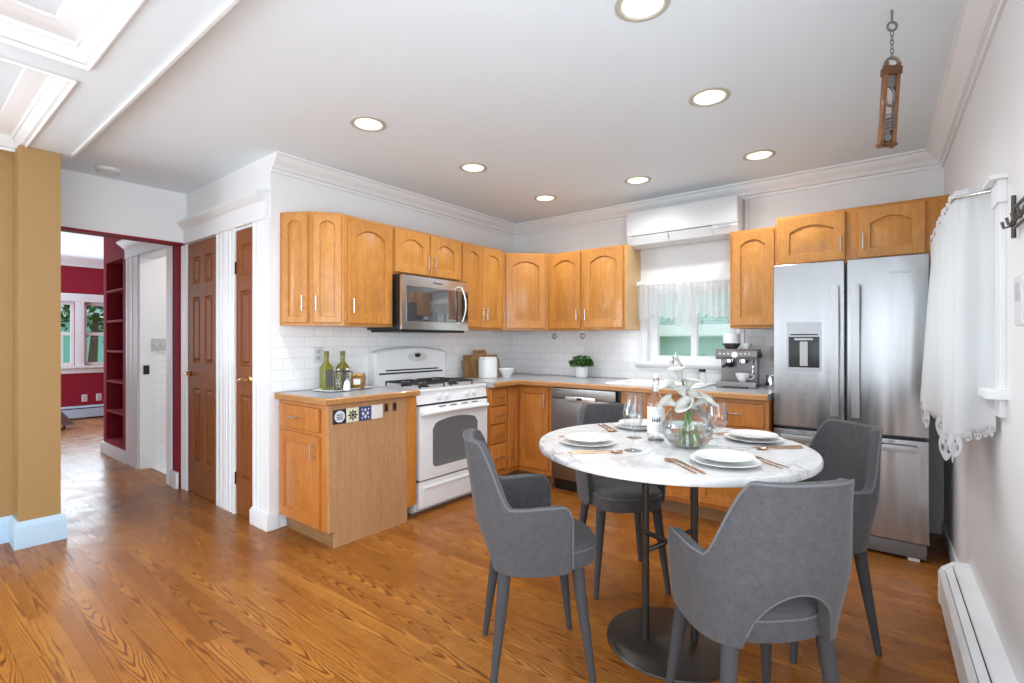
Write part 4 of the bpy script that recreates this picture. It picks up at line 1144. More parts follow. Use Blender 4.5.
# ------------------------------------------------------------------ chairs
def smooth(a, b_, x):
    t = min(1, max(0, (x-a)/(b_-a))); return t*t*(3-2*t)
def chair():
    c = thing('dining_chair', 'x', 'chair', (0, 0, 0), 0, 'grey armchairs round the dining table')
    HW = 0.212
    # plan of the shell at arm height, from the right arm tip round the back to the left arm tip
    half = []
    for i in range(9): half.append(Vector((HW - 0.012*(1-i/8)**2, 0.095 - 0.135*i/8, 0)))
    for i in range(1, 25):
        t = PI/2*i/24
        half.append(Vector((HW*math.cos(t)**(2/2.7), -0.04 - 0.160*math.sin(t)**(2/2.7), 0)))
    plan = half + [Vector((-p.x, p.y, 0)) for p in reversed(half[:-1])]
    cum = [0.0]
    for a, b_ in zip(plan, plan[1:]): cum.append(cum[-1] + (b_-a).length)
    tot = cum[-1]
    NS = 73
    pts = []
    for k in range(NS):
        # denser near the arm tips
        s = k/(NS-1); target = s*tot
        i = max(j for j in range(len(cum)) if cum[j] <= target + 1e-9); i = min(i, len(plan)-2)
        f = (target-cum[i])/max(1e-9, cum[i+1]-cum[i])
        pts.append((plan[i].lerp(plan[i+1], f), 2*s-1))
    def ztop(s):
        a = abs(s)
        z = 0.662 + (0.89-0.662)*(1 - smooth(0.345, 0.53, a))
        z += 0.004*smooth(0.60, 0.80, a)
        z -= 0.05*max(0, (a-0.93)/0.07)**2.2
        return z
    def zbot(s):
        a = abs(s)
        z = 0.422
        if a < 0.285: z += 0.168*math.sqrt(max(0, 1-(a/0.285)**2))
        z += 0.02*max(0, (a-0.95)/0.05)**2
        return z
    NTT = 15
    rows = []
    for j in range(NTT):
        t = j/(NTT-1); row = []
        for p, s in pts:
            z = zbot(s) + (ztop(s)-zbot(s))*t
            k = 0.92 + 0.08*smooth(0.40, 0.66, z)
            back = 1 - smooth(0.25, 0.62, abs(s))
            y = p.y*k + 0.01*(1-k)/0.08
            y -= back*0.065*max(0.0, (z-0.42)/0.47)**1.1
            x = p.x*k*(1 - 0.13*smooth(0.62, 0.89, z)*back)
            row.append(Vector((x, y, z)))
        rows.append(row)
    b = MB(); b.loft(rows, False, False, False)
    sh = b.build('shell', M['fabric'], c, 0)
    for p in sh.data.polygons: p.use_smooth = True
    md = sh.modifiers.new('thick', 'SOLIDIFY'); md.thickness = 0.036; md.offset = 0.0; md.use_even_offset = True
    md = sh.modifiers.new('bev', 'BEVEL'); md.width = 0.010; md.segments = 3; md.angle_limit = R(50)
    rim = [rows[j][0] for j in range(NTT)] + rows[-1][1:] + [rows[j][-1] for j in range(NTT-2, -1, -1)]
    # piping follows the outer edge of the rim
    def outw(p):
        v = Vector((p.x, p.y - 0.0, 0)); v.normalize(); return p + v*0.0155
    b = MB(); b.tube([outw(p) + Vector((0, 0, 0.0)) for p in rim], 0.0042, 8)
    b.build('piping', M['piping'], sh)
    b = MB(); mid = NS//2; w_ = [k for k in range(NS) if abs(pts[k][1]) < 0.292]
    b.tube([outw(rows[0][k]) for k in w_], 0.0042, 8); b.build('piping', M['piping'], sh)
    # seat
    def sl(sc_, z, fw=0.0):
        P = []
        for i in range(56):
            t = 2*PI*i/56; cx_, sy_ = math.cos(t), math.sin(t)
            x = 0.182*sc_*abs(cx_)**(2/3.0)*(1 if cx_ >= 0 else -1)
            y = 0.03 + 0.200*sc_*abs(sy_)**(2/2.8)*(1 if sy_ >= 0 else -1)
            P.append(Vector((x, y, z)))
        return P
    b = MB(); b.loft([sl(0.93, 0.420), sl(0.985, 0.426), sl(1.0, 0.437), sl(1.0, 0.480), sl(0.985, 0.496), sl(0.94, 0.505), sl(0.7, 0.511), sl(0.3, 0.513)])
    st = b.build('seat', M['fabric'], c, 45)
    b = MB(); b.tube([p for p in sl(1.006, 0.488)], 0.0035, 8, closed=True); b.build('piping', M['piping'], st)
    for sx in (-1, 1):
        for y0, y1 in ((0.150, 0.185), (-0.150, -0.185)):
            b = MB(); b.tube([(sx*0.142, y0*0.9, 0.43), (sx*0.152, y0*0.96, 0.33), (sx*0.186, y1, 0.0)], [0.024, 0.022, 0.0115], 16)
            b.build('leg', M['leg'], c)
    return c
ch = chair()
CH = [((-1.135, 1.600), 45, 'grey upholstered armchair pulled up in front of the stove, its outer side towards us'),
      ((-1.165, 2.420), -45, 'grey upholstered armchair facing us from behind the table, before the dishwasher'),
      ((-0.365, 1.655), 135, 'grey upholstered armchair nearest to us with its back turned and an arched opening'),
      ((-0.325, 2.465), 225, 'grey upholstered armchair between the table and the fridge')]
for i, ((x, y), a, lb) in enumerate(CH):
    o = ch if i == 0 else copy_tree(ch, (0, 0, 0), 0)
    o.location = (x, y, 0); o.rotation_euler = (0, 0, R(a - 90)); o['label'] = lb

# ------------------------------------------------------------------ the table setting
def at(dx, dy, z=TZ): return (TC.x + dx, TC.y + dy, z)
pl = tag(MB().lathe([(r*0.84, z*0.9) for r, z in [(0.075, 0.0), (0.08, 0.002), (0.112, 0.010), (0.136, 0.016), (0.138, 0.0185), (0.134, 0.0185), (0.108, 0.013), (0.075, 0.006), (0.001, 0.006)]], 56).build('dinner_plate', M['ceramic']), 'x', 'plate', 'large dinner plates')
sp_ = tag(MB().lathe([(r*0.84, z*0.9) for r, z in [(0.066, 0.0), (0.07, 0.002), (0.098, 0.010), (0.114, 0.015), (0.1155, 0.0172), (0.112, 0.0172), (0.095, 0.012), (0.066, 0.0055), (0.001, 0.0055)]], 56).build('salad_plate', M['ceramic']), 'x', 'plate', 'small plates stacked on the dinner plates')
WH = ['in front of the chair by the stove', 'in front of the far chair by the dishwasher', 'in front of the nearest chair', 'in front of the chair by the fridge']
PA = [(-0.258, -0.226), (-0.25, 0.262), (0.278, -0.226), (0.262, 0.274)]
def fork():
    f = thing('fork', 'x', 'fork', (0, 0, TZ), 0, 'rose gold forks')
    b = MB(); b.loft([[Vector((-w_, y, z)), Vector((w_, y, z)), Vector((w_, y, z+0.002)), Vector((-w_, y, z+0.002))] for y, w_, z in ((-0.09, 0.0035, 0.0), (0.0, 0.003, 0.003), (0.04, 0.003, 0.006), (0.055, 0.009, 0.004), (0.065, 0.0105, 0.002))]); b.build('handle', M['rosegold'], f)
    for k in range(4):
        x = -0.009 + 0.006*k; b = MB(); b.tube([(x, 0.063, 0.0035), (x, 0.085, 0.003), (x, 0.10, 0.006)], [0.0018, 0.0016, 0.0009], 6); b.build('tine', M['rosegold'], f)
    return f
def knife():
    f = thing('knife', 'x', 'knife', (0, 0, TZ), 0, 'rose gold knives')
    b = MB(); b.tube([(0, -0.10, 0.004), (0, -0.05, 0.004), (0, 0.01, 0.004)], [0.0035, 0.004, 0.0035], 10); b.build('handle', M['rosegold'], f)
    b = MB(); b.prism([(-0.004, 0.01), (0.006, 0.01), (0.008, 0.06), (0.006, 0.10), (0.0, 0.115), (-0.004, 0.08)], 0.003, 0.0045); b.build('blade', M['rosegold'], f)
    return f
def spoon():
    f = thing('spoon', 'x', 'spoon', (0, 0, TZ), 0, 'rose gold spoons')
    b = MB(); b.tube([(0, -0.10, 0.003), (0, 0.0, 0.004), (0, 0.05, 0.006)], [0.0035, 0.0028, 0.0028], 10); b.build('handle', M['rosegold'], f)
    b = MB(); b.loft([[Vector((0.018*s*math.cos(2*PI*i/20), 0.072 + 0.026*s*math.sin(2*PI*i/20), z)) for i in range(20)] for s, z in ((0.4, 0.0), (0.8, 0.002), (1.0, 0.007), (0.94, 0.007), (0.7, 0.004), (0.3, 0.0025))]); b.build('bowl', M['rosegold'], f)
    return f
fk, kn, so = fork(), knife(), spoon()
cut_i = {'fork': 0, 'knife': 0, 'spoon': 0}
def put(proto, kind, loc, rz, label):
    o = proto if cut_i[kind] == 0 else copy_tree(proto, (0, 0, 0), 0)
    cut_i[kind] += 1
    o.location = loc; o.rotation_euler = (0, 0, rz); o['label'] = label
for i, (px, py) in enumerate(PA):
    a = pl if i == 0 else pl.copy(); s2 = sp_ if i == 0 else sp_.copy()
    if i: sc.collection.objects.link(a); sc.collection.objects.link(s2)
    a.location = at(px, py); a['label'] = 'large white dinner plate ' + WH[i]
    s2.location = at(px, py, TZ+0.0158); s2['label'] = 'small white plate on a dinner plate ' + WH[i]
    f = Vector((-px, -py)).normalized(); r_ = Vector((f.y, -f.x)); ang = math.atan2(f.y, f.x) - PI/2
    c0 = Vector((px, py))
    WH2 = [w_.replace('in front of', 'before') for w_ in WH]
    for side, items in ((-1, (('fork', 0.145, 'outer'), ('fork', 0.17, 'inner'))), (1, (('knife', 0.145, ''), ('spoon', 0.17, '')))):
        if i in (2, 3): side = -side
        for kind, off, wh in items:
            off = off if kind != 'fork' else (0.142 if wh == 'inner' else 0.168)
            p = c0 + r_*(side*off) + f*(-0.01 + (0.012 if kind == 'spoon' else 0))
            put({'fork': fk, 'knife': kn, 'spoon': so}[kind], kind, at(p.x, p.y), ang + R(3)*side,
                ('rose gold %s beside the plate ' % kind if not wh else 'rose gold fork %s the plate ' % ('next to' if wh == 'inner' else 'second from')) + WH2[i])
def wineglass():
    g = thing('wine_glass', 'x', 'glass', (0, 0, TZ), 0, 'empty wine glasses')
    b = MB(); b.lathe([(0.034, 0.0), (0.035, 0.002), (0.02, 0.004), (0.006, 0.009), (0.0042, 0.02), (0.004, 0.075), (0.006, 0.086)], 32); b.build('foot', M['tglass'], g)
    out = [(0.004, 0.085), (0.018, 0.090), (0.032, 0.103), (0.039, 0.125), (0.0395, 0.145), (0.036, 0.17), (0.0315, 0.19)]
    inn = [(r-0.0014, z+(0.0012 if k else 0.003)) for k, (r, z) in enumerate(out)]; inn[0] = (0.001, 0.089)
    b = MB(); b.lathe(out + [(0.0311, 0.1908)] + list(reversed([(max(0.001, r), min(z, 0.1902)) for r, z in inn])), 40); b.build('bowl', M['tglass'], g)
    return g
wg = wineglass()
for i, ((dx, dy), lb) in enumerate((((-0.060, -0.228), 'empty wine glass in front, left of the labelled bottle'), ((-0.165, 0.02), 'empty wine glass farther back behind the left front glass'),
                                    ((0.205, -0.052), 'empty wine glass in front of the vase on its right side'), ((0.085, 0.20), 'empty wine glass standing behind the vase on the right'))):
    o = wg if i == 0 else copy_tree(wg, (0, 0, 0), 0)
    o.location = at(dx, dy); o['label'] = lb
# bottle
bo = thing('wine_bottle', 'clear wine bottle with white label beside the flower vase', 'bottle', at(-0.066, 0.018))
b = MB(); b.lathe([(0.030, 0.0), (0.035, 0.004), (0.0355, 0.02), (0.0355, 0.150), (0.034, 0.168), (0.025, 0.190), (0.0155, 0.206), (0.0135, 0.215), (0.0135, 0.268), (0.015, 0.269), (0.015, 0.282), (0.0132, 0.283), (0.0115, 0.275), (0.0115, 0.215), (0.023, 0.188), (0.032, 0.166), (0.0335, 0.148), (0.0335, 0.012), (0.001, 0.012)], 40, cap1=False); b.build('glass_body', M['glass'], bo)
b = MB(); b.lathe([(0.0150, 0.2685), (0.0152, 0.2685), (0.0152, 0.284), (0.001, 0.2845)], 24); b.build('capsule', M['plastic'], bo)
def wrap(r, a0, a1, z0, z1, t=0.0004, n=18):
    m2 = MB()
    m2.loft([[Vector((rr_*math.cos(a), rr_*math.sin(a), z)) for rr_, z in ((r, z0), (r+t, z0), (r+t, z1), (r, z1))] for a in [a0 + (a1-a0)*i/n for i in range(n+1)]])
    return m2
ca = math.atan2(-bo.location.y, -bo.location.x)
lb_ = wrap(0.0357, ca-1.5, ca+1.5, 0.034, 0.148).build('label', mat('paper_label', (0.82, 0.81, 0.79), 0.6), bo)
ink = mat('label_ink', (0.10, 0.10, 0.10), 0.6)
m2 = MB()
for da, z0, z1 in ((-0.42, 0.086, 0.106), (-0.30, 0.084, 0.094), (-0.14, 0.086, 0.104), (0.02, 0.084, 0.098), (0.18, 0.086, 0.104), (0.33, 0.084, 0.096), (0.44, 0.088, 0.106)):
    m2.merge(wrap(0.0362, ca+da-0.06, ca+da+0.06, z0, z1, 0.0003, 3).bm)
m2.build('emblem', ink, lb_)
m2 = MB()
for z in (0.136, 0.128, 0.120, 0.072, 0.064, 0.056, 0.046):
    m2.merge(wrap(0.0362, ca-0.6, ca+0.6, z-0.0011, z+0.0011, 0.0003, 8).bm)
m2.build('text_lines', mat('label_grey_ink', (0.40, 0.40, 0.40), 0.6), lb_)
# vase with water
VL = at(0.085, -0.03)
va = thing('flower_vase', 'round clear glass vase holding the white lilies', 'vase', VL)
out = [(0.045, 0.0), (0.055, 0.003), (0.078, 0.022), (0.096, 0.055), (0.100, 0.083), (0.093, 0.115), (0.074, 0.144), (0.058, 0.158), (0.056, 0.166)]
inn = [(r-0.0028, z) for r, z in out][2:]
b = MB(); b.lathe(out + [(0.0545, 0.1675)] + list(reversed(inn)) + [(0.05, 0.009), (0.001, 0.008)], 56); b.build('bowl', M['tglass'], va)
b = MB(); b.lathe([(0.001, 0.0095), (0.05, 0.0105), (0.0735, 0.024), (0.0918, 0.056), (0.0958, 0.083), (0.0935, 0.092), (0.001, 0.092)], 48, cap0=False, cap1=False); b.build('water', mat('water', (1, 1, 1), 0.0, trans=1.0, ior=1.33), va)
# calla lilies: heads are listed as offsets from the vase centre (along the view right, depth, height)
RV, FV = Vector((math.cos(R(38)), math.sin(R(38)))), Vector((-math.sin(R(38)), math.cos(R(38))))
def calla(right, depth, z, yaw, tilt, size, label, first=False):
    o = thing('calla_lily', label, 'flower', VL, 0, 'white calla lilies in the vase')
    hp = Vector((*(RV*right + FV*depth), z))
    dirv = Vector((*(RV*math.sin(yaw)*math.sin(tilt) - FV*math.cos(yaw)*math.sin(tilt)), math.cos(tilt)))
    foot = Vector((*(RV*(-right*0.45) + FV*(-depth*0.3 + 0.01*math.sin(right*90))), 0.015))
    neck = Vector((*(RV*right*0.12 + FV*depth*0.12), 0.165))
    base = hp - dirv*0.075*size
    pts = []
    P = [foot, neck, base - dirv*0.04, base]
    for i in range(13):                                         # Catmull-like Bezier
        t = i/12; pts.append((1-t)**3*P[0] + 3*(1-t)**2*t*P[1].lerp(P[0], -0.2) + 3*(1-t)*t*t*P[2] + t**3*P[3])
    b = MB(); b.tube(pts, 0.0048, 10); b.build('stem', M['stem'], o)
    side = dirv.cross(Vector((0, 0, 1)));  side = side.normalized() if side.length > 0.05 else Vector((*RV, 0))
    upv = side.cross(dirv).normalized()
    n, k = 26, 9
    rows = []
    for j in range(k):
        t = j/(k-1); row = []
        for i in range(n+1):
            a = 2*PI*i/n*1.03 - PI*1.03/1
            tip = (1-abs(a)/PI)                                  # 0 at the overlap, 1 opposite it
            rad = size*(0.004 + 0.011*t + 0.019*t**3.0 + 0.014*tip*t**4)
            hgt = size*(0.078*t + 0.030*t*t*tip - 0.018*t**5*(1-tip))
            curl = -0.010*size*t**6*(0.4 + tip)
            row.append(base + dirv*(hgt + curl) + (upv*(-math.cos(a)) + side*math.sin(a))*rad)
        rows.append(row)
    b = MB(); b.loft(rows, False, False, False)
    bl = b.build('bloom', M['petal'], o, 0)
    for p in bl.data.polygons: p.use_smooth = True
    md = bl.modifiers.new('thick', 'SOLIDIFY'); md.thickness = 0.0012
    b = MB(); b.tube([base + dirv*0.012*size, base + dirv*0.055*size], [0.0035, 0.0028], 8); b.build('spadix', M['petal_in'], o)
    return o
CL = [(-0.040, 0.01, 0.320, -1.0, 0.55, 0.85, 'topmost calla lily of the bouquet, its tip curled to the left'),
      (-0.085, 0.0, 0.262, -1.5, 0.95, 1.0, 'calla lily leaning far left over the bottle'),
      (0.014, -0.01, 0.275, 1.0, 0.45, 0.9, 'calla lily opening to the upper right of the bouquet'),
      (-0.040, -0.03, 0.245, -1.3, 0.5, 0.95, 'calla lily in the middle of the bouquet, just under the topmost'),
      (0.010, -0.05, 0.222, 0.6, 0.75, 0.8, 'calla lily facing us in the middle of the bouquet'),
      (-0.100, -0.02, 0.192, -1.6, 1.15, 0.95, 'calla lily drooping to the left just above the vase'),
      (-0.034, -0.06, 0.186, -1.1, 1.15, 1.0, 'lowest calla lily hanging in front of the vase'),
      (0.060, -0.05, 0.205, 1.0, 1.0, 1.0, 'rightmost calla lily with a dark centre')]
for a in CL: calla(*a)

# ------------------------------------------------------------------ things on the worktops
CZ = CT + 0.0005
tr = thing('tray', 'white rectangular tray holding oil bottles on the end worktop', 'tray', (-3.09, 2.03, CZ), R(8))
b = MB()
lp = lambda r, z: [Vector((p.x, p.y, z)) for p in rr(-0.09-r, 0.09+r, -0.19-r, 0.19+r, 0.03, 0)]
b.loft([lp(-0.004, 0), lp(0.012, 0.010), lp(0.012, 0.013), lp(0.008, 0.013), lp(-0.006, 0.005)]); b.build('dish', M['ceramic'], tr)
TRZ = CZ + 0.0058
def oil(x, y, label):
    o = thing('oil_bottle', label, 'bottle', (x, y, TRZ), 0, 'green oil bottles on the tray')
    b = MB(); sq = lambda h, r, z: [Vector((p.x, p.y, z)) for p in rr(-h, h, -h, h, r, 0)]
    b.loft([sq(0.033, 0.008, 0), sq(0.035, 0.008, 0.004), sq(0.035, 0.008, 0.150), sq(0.030, 0.014, 0.168), sq(0.019, 0.0185, 0.185), sq(0.0155, 0.0150, 0.197), sq(0.0148, 0.0143, 0.235), sq(0.0165, 0.016, 0.236), sq(0.0165, 0.016, 0.247)])
    b.build('glass_body', M['oil'], o)
    b = MB(); b.lathe([(0.0168, 0.232), (0.0172, 0.233), (0.0172, 0.2655), (0.015, 0.268), (0.001, 0.268)], 20); b.build('cap', mat('olive_cap', (0.16, 0.15, 0.05), 0.4), o)
    b = MB(); b.box(0.0352, 0.0358, -0.027, 0.027, 0.02, 0.14); b.build('label', mat('oil_label', (0.10, 0.10, 0.09), 0.6), o, 0)
    return o
oil(-3.155, 1.93, 'left green oil bottle at the back of the tray, nearest the hall')
oil(-3.12, 2.035, 'green oil bottle behind the glass cruets, nearer the stove')
cs = thing('cruet_stand', 'metal stand with two clear glass cruets on the tray', 'cruet', (-3.035, 1.985, TRZ), R(52))
b = MB(); b.tube([(-0.058, 0, 0.002), (-0.058, 0, 0.125)], 0.0028, 8); b.tube([(0.058, 0, 0.002), (0.058, 0, 0.125)], 0.0028, 8)
b.tube([(0.058*math.cos(2*PI*i/28)*1.02, 0.033*math.sin(2*PI*i/28), 0.125) for i in range(28)], 0.0032, 8, closed=True)
b.tube([(0.058*math.cos(2*PI*i/28)*1.02, 0.033*math.sin(2*PI*i/28), 0.004) for i in range(28)], 0.0032, 8, closed=True)
b.tube([(0, 0.0, 0.125), (0, 0.0, 0.17), (0.01, 0, 0.18), (0.02, 0, 0.17)], 0.003, 8); b.tube([(0, -0.033, 0.125), (0, 0.033, 0.125)], 0.003, 8)
b.build('frame', mat('dark_wire', (0.07, 0.06, 0.055), 0.4, metal=0.8), cs)
for x in (-0.029, 0.029):
    b = MB(); b.lathe([(0.022, 0.004), (0.0245, 0.008), (0.020, 0.07), (0.012, 0.105), (0.010, 0.118), (0.0125, 0.125), (0.0105, 0.124), (0.009, 0.117), (0.011, 0.104), (0.0185, 0.07), (0.0225, 0.012), (0.001, 0.010)], 24, c=(x, 0, 0), cap1=False); cr = b.build('cruet', M['glass'], cs)
    b = MB(); b.lathe([(0.0085, 0.118), (0.0115, 0.1265), (0.0115, 0.145), (0.007, 0.150), (0.001, 0.150)], 16, c=(x, 0, 0)); b.build('stopper', M['chrome'], cr)
b = MB(); b.lathe([(0.022, 0.0), (0.024, 0.004), (0.0235, 0.02), (0.020, 0.045), (0.014, 0.062), (0.007, 0.070), (0.001, 0.072)], 24)
o = b.build('salt_shaker', M['ceramic'], None, loc=(-2.968, 1.968, TRZ)); tag(o, 'white egg-shaped salt shaker at the front of the tray', 'shaker')
jr = thing('amber_jar', 'square amber glass jar with gold lid on the tray', 'jar', (-3.045, 2.115, TRZ), R(40))
b = MB(); sq = lambda h, r, z: [Vector((p.x, p.y, z)) for p in rr(-h, h, -h, h, r, 0)]
b.loft([sq(0.042, 0.008, 0), sq(0.044, 0.008, 0.003), sq(0.044, 0.008, 0.082), sq(0.040, 0.010, 0.088)]); b.build('glass_body', mat('amber_glass', (0.24, 0.115, 0.012), 0.08, coat=0.5), jr)
b = MB(); b.loft([sq(0.043, 0.012, 0.0885), sq(0.044, 0.012, 0.09), sq(0.044, 0.012, 0.105), sq(0.040, 0.012, 0.108)]); b.build('lid', M['brass'], jr)
b = MB(); b.box(-0.024, 0.024, -0.0450, -0.0443, 0.03, 0.07); b.build('label', mat('jar_label', (0.8, 0.78, 0.72), 0.6), jr, 0)

# boards, canister and bowl in the corner
def cboard(y, lean_base, wd, ht, label, mt, hole):
    o = thing('cutting_board', label, 'board', (lean_base, y, CZ), L90, 'wooden boards leaning on the tiles')
    b = MB()
    pts = [(-wd/2, 0), (wd/2, 0), (wd/2, ht*0.76), (wd/2-0.02, ht*0.80)] + ([(hole, ht*0.82), (hole-0.006, ht), (-hole+0.006, ht), (-hole, ht*0.82)] if hole else [(wd/2-0.02, ht), (-wd/2+0.02, ht)]) + [(-wd/2+0.02, ht*0.80), (-wd/2, ht*0.76)]
    tilt = Matrix.Rotation(R(-9), 4, 'X')
    b.loft([[Vector((x, 0, z)) for x, z in pts], [Vector((x, 0.018, z)) for x, z in pts]], mtx=tilt)
    b.build('blade', mt, o, 20)
    if hole:
        b = MB(); b.box(-hole*0.6, hole*0.6, -0.0008, 0.0, ht*0.90, ht*0.94, 0.0003, mtx=tilt); b.build('hand_slot', mat('slot_dark', (0.10, 0.05, 0.02), 0.8), o)
    return o
cboard(3.47, -3.185, 0.20, 0.215, 'dark brown board at the left of the leaning boards, beside the stove', M['board2'], 0)
cboard(3.60, -3.162, 0.26, 0.262, 'tallest leaning cutting board with a handle, behind the canister', M['board'], 0.085)
cboard(3.73, -3.139, 0.22, 0.215, 'pale leaning board to the right of the tallest board', M['board'], 0)
cn = thing('canister', 'plain white lidded canister in front of the cutting boards', 'canister', (-3.06, 3.545, CZ))
b = MB(); b.lathe([(0.0843, 0.0), (0.0898, 0.003), (0.0904, 0.17), (0.0870, 0.173), (0.001, 0.173)], 40); b.build('pot', M['ceramic'], cn)
b = MB(); b.lathe([(0.0850, 0.1735), (0.0864, 0.176), (0.0864, 0.192), (0.0816, 0.196), (0.001, 0.196)], 40); b.build('lid', M['ceramic'], cn)
b = MB(); b.lathe([(0.035, 0.0), (0.038, 0.004), (0.036, 0.012), (0.062, 0.045), (0.078, 0.082), (0.0765, 0.083), (0.06, 0.048), (0.03, 0.018), (0.001, 0.015)], 40)
tag(b.build('bowl', M['ceramic'], None, loc=(-2.955, 3.70, CZ)), 'white footed bowl beside the canister near the corner', 'bowl')
b = MB(); b.lathe([(0.014, 0.0), (0.020, 0.012), (0.018, 0.028), (0.008, 0.038), (0.001, 0.040)], 16)
tag(b.build('garlic_bulb', M['ceramic'], None, loc=(-2.965, 3.72, CZ+0.0165)), 'small white round bulb lying in the white bowl', 'garlic')
# potted plant
pp = thing('potted_plant', 'small green leafy plant in a white pot before the tile wall', 'plant', (-2.345, 4.06, CZ))
b = MB(); b.lathe([(0.046, 0.0), (0.052, 0.004), (0.062, 0.03), (0.064, 0.105), (0.061, 0.107), (0.059, 0.09), (0.001, 0.088)], 36); b.build('pot', M['ceramic'], pp)
b = MB(); b.lathe([(0.0585, 0.0885), (0.03, 0.093), (0.001, 0.094)], 24); b.build('soil', mat('soil', (0.03, 0.02, 0.014), 0.9), pp)
def leaves(n, seed, mt, lo, hi):
    rnd = random.Random(seed); b = MB()
    for i in range(n):
        th, ph = rnd.random()*2*PI, math.acos(1 - rnd.random()*1.05)
        r = rnd.uniform(lo, hi)
        p = Vector((r*1.12*math.sin(ph)*math.cos(th), r*1.12*math.sin(ph)*math.sin(th), 0.118 + 0.88*r*math.cos(ph)))
        d = Vector((rnd.gauss(0, 0.6), rnd.gauss(0, 0.6), rnd.gauss(0.3, 0.5))) + (p - Vector((0, 0, 0.10))).normalized()*0.6
        d.normalize(); s = d.orthogonal().normalized(); s.rotate(Matrix.Rotation(rnd.random()*6, 3, d)); nn = d.cross(s)
        L, W = rnd.uniform(0.016, 0.024), rnd.uniform(0.008, 0.012)
        b.loft([[p - d*L, p + s*W + nn*0.003, p + d*L, p - s*W + nn*0.003]], True, False)
    return b
leaves(420, 5, None, 0.02, 0.10).build('foliage', M['leaf'], pp, 0)
leaves(110, 8, None, 0.06, 0.108).build('young_foliage', M['leaf2'], pp, 0)['label'] = 'lighter green young leaves'
for x, lb in ((-2.66, 'left black key ring hook under the double cabinet'), (-2.345, 'right black key ring hook under the double cabinet')):
    o = thing('ring_hook', lb, 'hook', (x, 4.08, UZ0-0.004), R(40), 'hooks under the double cabinet')
    b = MB(); b.tube([(0, 0, 0.0), (0, 0, -0.03)], 0.003, 8); b.build('stem', M['nickel'], o)
    b = MB(); b.tube([(0.016*math.sin(2*PI*i/24), 0, -0.052 + 0.024*math.cos(2*PI*i/24)) for i in range(24)], 0.0045, 8, closed=True); b.build('ring', M['black'], o)

# coffee machine
cm = thing('espresso_machine', 'grey espresso machine on the worktop by the fridge', 'coffee machine', (-1.075, 3.865, CZ), R(5))
gm = mat('machine_grey', (0.22, 0.205, 0.20), 0.3, metal=0.55)
W_ = 0.285
cm.scale = (0.94, 0.94, 0.94)
b = MB(); b.box(0.012, W_-0.008, 0.115, 0.28, 0.0, 0.30, 0.008); b.build('body', gm, cm)
b = MB()
pr = [(0.0, 0.222), (-0.012, 0.245), (-0.006, 0.288), (0.02, 0.302), (0.28, 0.302), (0.28, 0.222)]
b.loft([[Vector((-0.006, y, z)) for y, z in pr], [Vector((W_+0.006, y, z)) for y, z in pr]]); hd = b.build('head', gm, cm, 25)
b = MB(); b.box(0, W_, -0.03, 0.12, 0.0, 0.045, 0.006); bs = b.build('drip_tray', gm, cm)
b = MB(); b.box(0.012, W_-0.012, -0.018, 0.112, 0.044, 0.048, 0.001); b.build('drip_grate', M['dsteel'], bs)
b = MB(); b.box(0.05, W_-0.05, -0.0305, -0.029, 0.001, 0.012); b.build('foot_gap', M['black'], bs, 0)
b = MB(); b.lathe([(0.024, 0), (0.024, 0.004), (0.021, 0.007), (0.001, 0.007)], 28, mtx=axis_m((0.135, -0.0095, 0.258), (1, 0, 0), (0, 0, 1))); b.build('pressure_gauge', M['ceramic'], hd)
for x in (0.028, 0.058, 0.088, 0.178, 0.208, 0.238):
    b = MB(); b.lathe([(0.0075, 0), (0.0075, 0.004), (0.006, 0.006), (0.001, 0.006)], 16, mtx=axis_m((x, -0.009, 0.266), (1, 0, 0), (0, 0, 1))); b.build('button', M['nickel'], hd)
b = MB(); b.lathe([(0.036, 0.0), (0.036, -0.026), (0.030, -0.030), (0.001, -0.030)], 28, c=(0.19, 0.05, 0.2215)); b.build('group_head', M['chrome'], hd)
b = MB(); b.lathe([(0.030, 0.0), (0.030, -0.022), (0.026, -0.024), (0.001, -0.024)], 24, c=(0.088, 0.05, 0.2215)); b.build('grinder_outlet', M['chrome'], hd)
pf = b = MB(); b.lathe([(0.033, 0.197), (0.034, 0.180), (0.028, 0.162), (0.010, 0.155), (0.001, 0.155)], 24, c=(0.088, 0.05, 0)); b.tube([(0.088, 0.02, 0.182), (0.075, -0.04, 0.178), (0.066, -0.085, 0.168)], [0.008, 0.010, 0.012], 12); b.build('portafilter', M['black'], cm)
b = MB(); b.tube([(0.265, 0.06, 0.225), (0.262, 0.02, 0.19), (0.258, 0.0, 0.10)], 0.005, 10); b.build('steam_wand', M['chrome'], cm)
b = MB(); b.lathe([(0.020, 0), (0.020, 0.018), (0.016, 0.022), (0.001, 0.022)], 20, mtx=axis_m((W_+0.005, 0.12, 0.255), (0, 1, 0), (0, 0, 1))); b.build('steam_dial', M['black'], hd)
hp = MB(); hp.lathe([(0.040, 0.3025), (0.046, 0.306), (0.066, 0.338), (0.068, 0.348)], 32, c=(0.085, 0.16, 0)); hp.build('hopper', mat('smoky_plastic', (0.06, 0.055, 0.055), 0.2), cm)
b = MB(); b.lathe([(0.064, 0.3485), (0.064, 0.42), (0.060, 0.424), (0.001, 0.424)], 32, c=(0.085, 0.16, 0)); b.build('hopper_cover', mat('frosted_cover', (0.82, 0.82, 0.82), 0.25), cm)
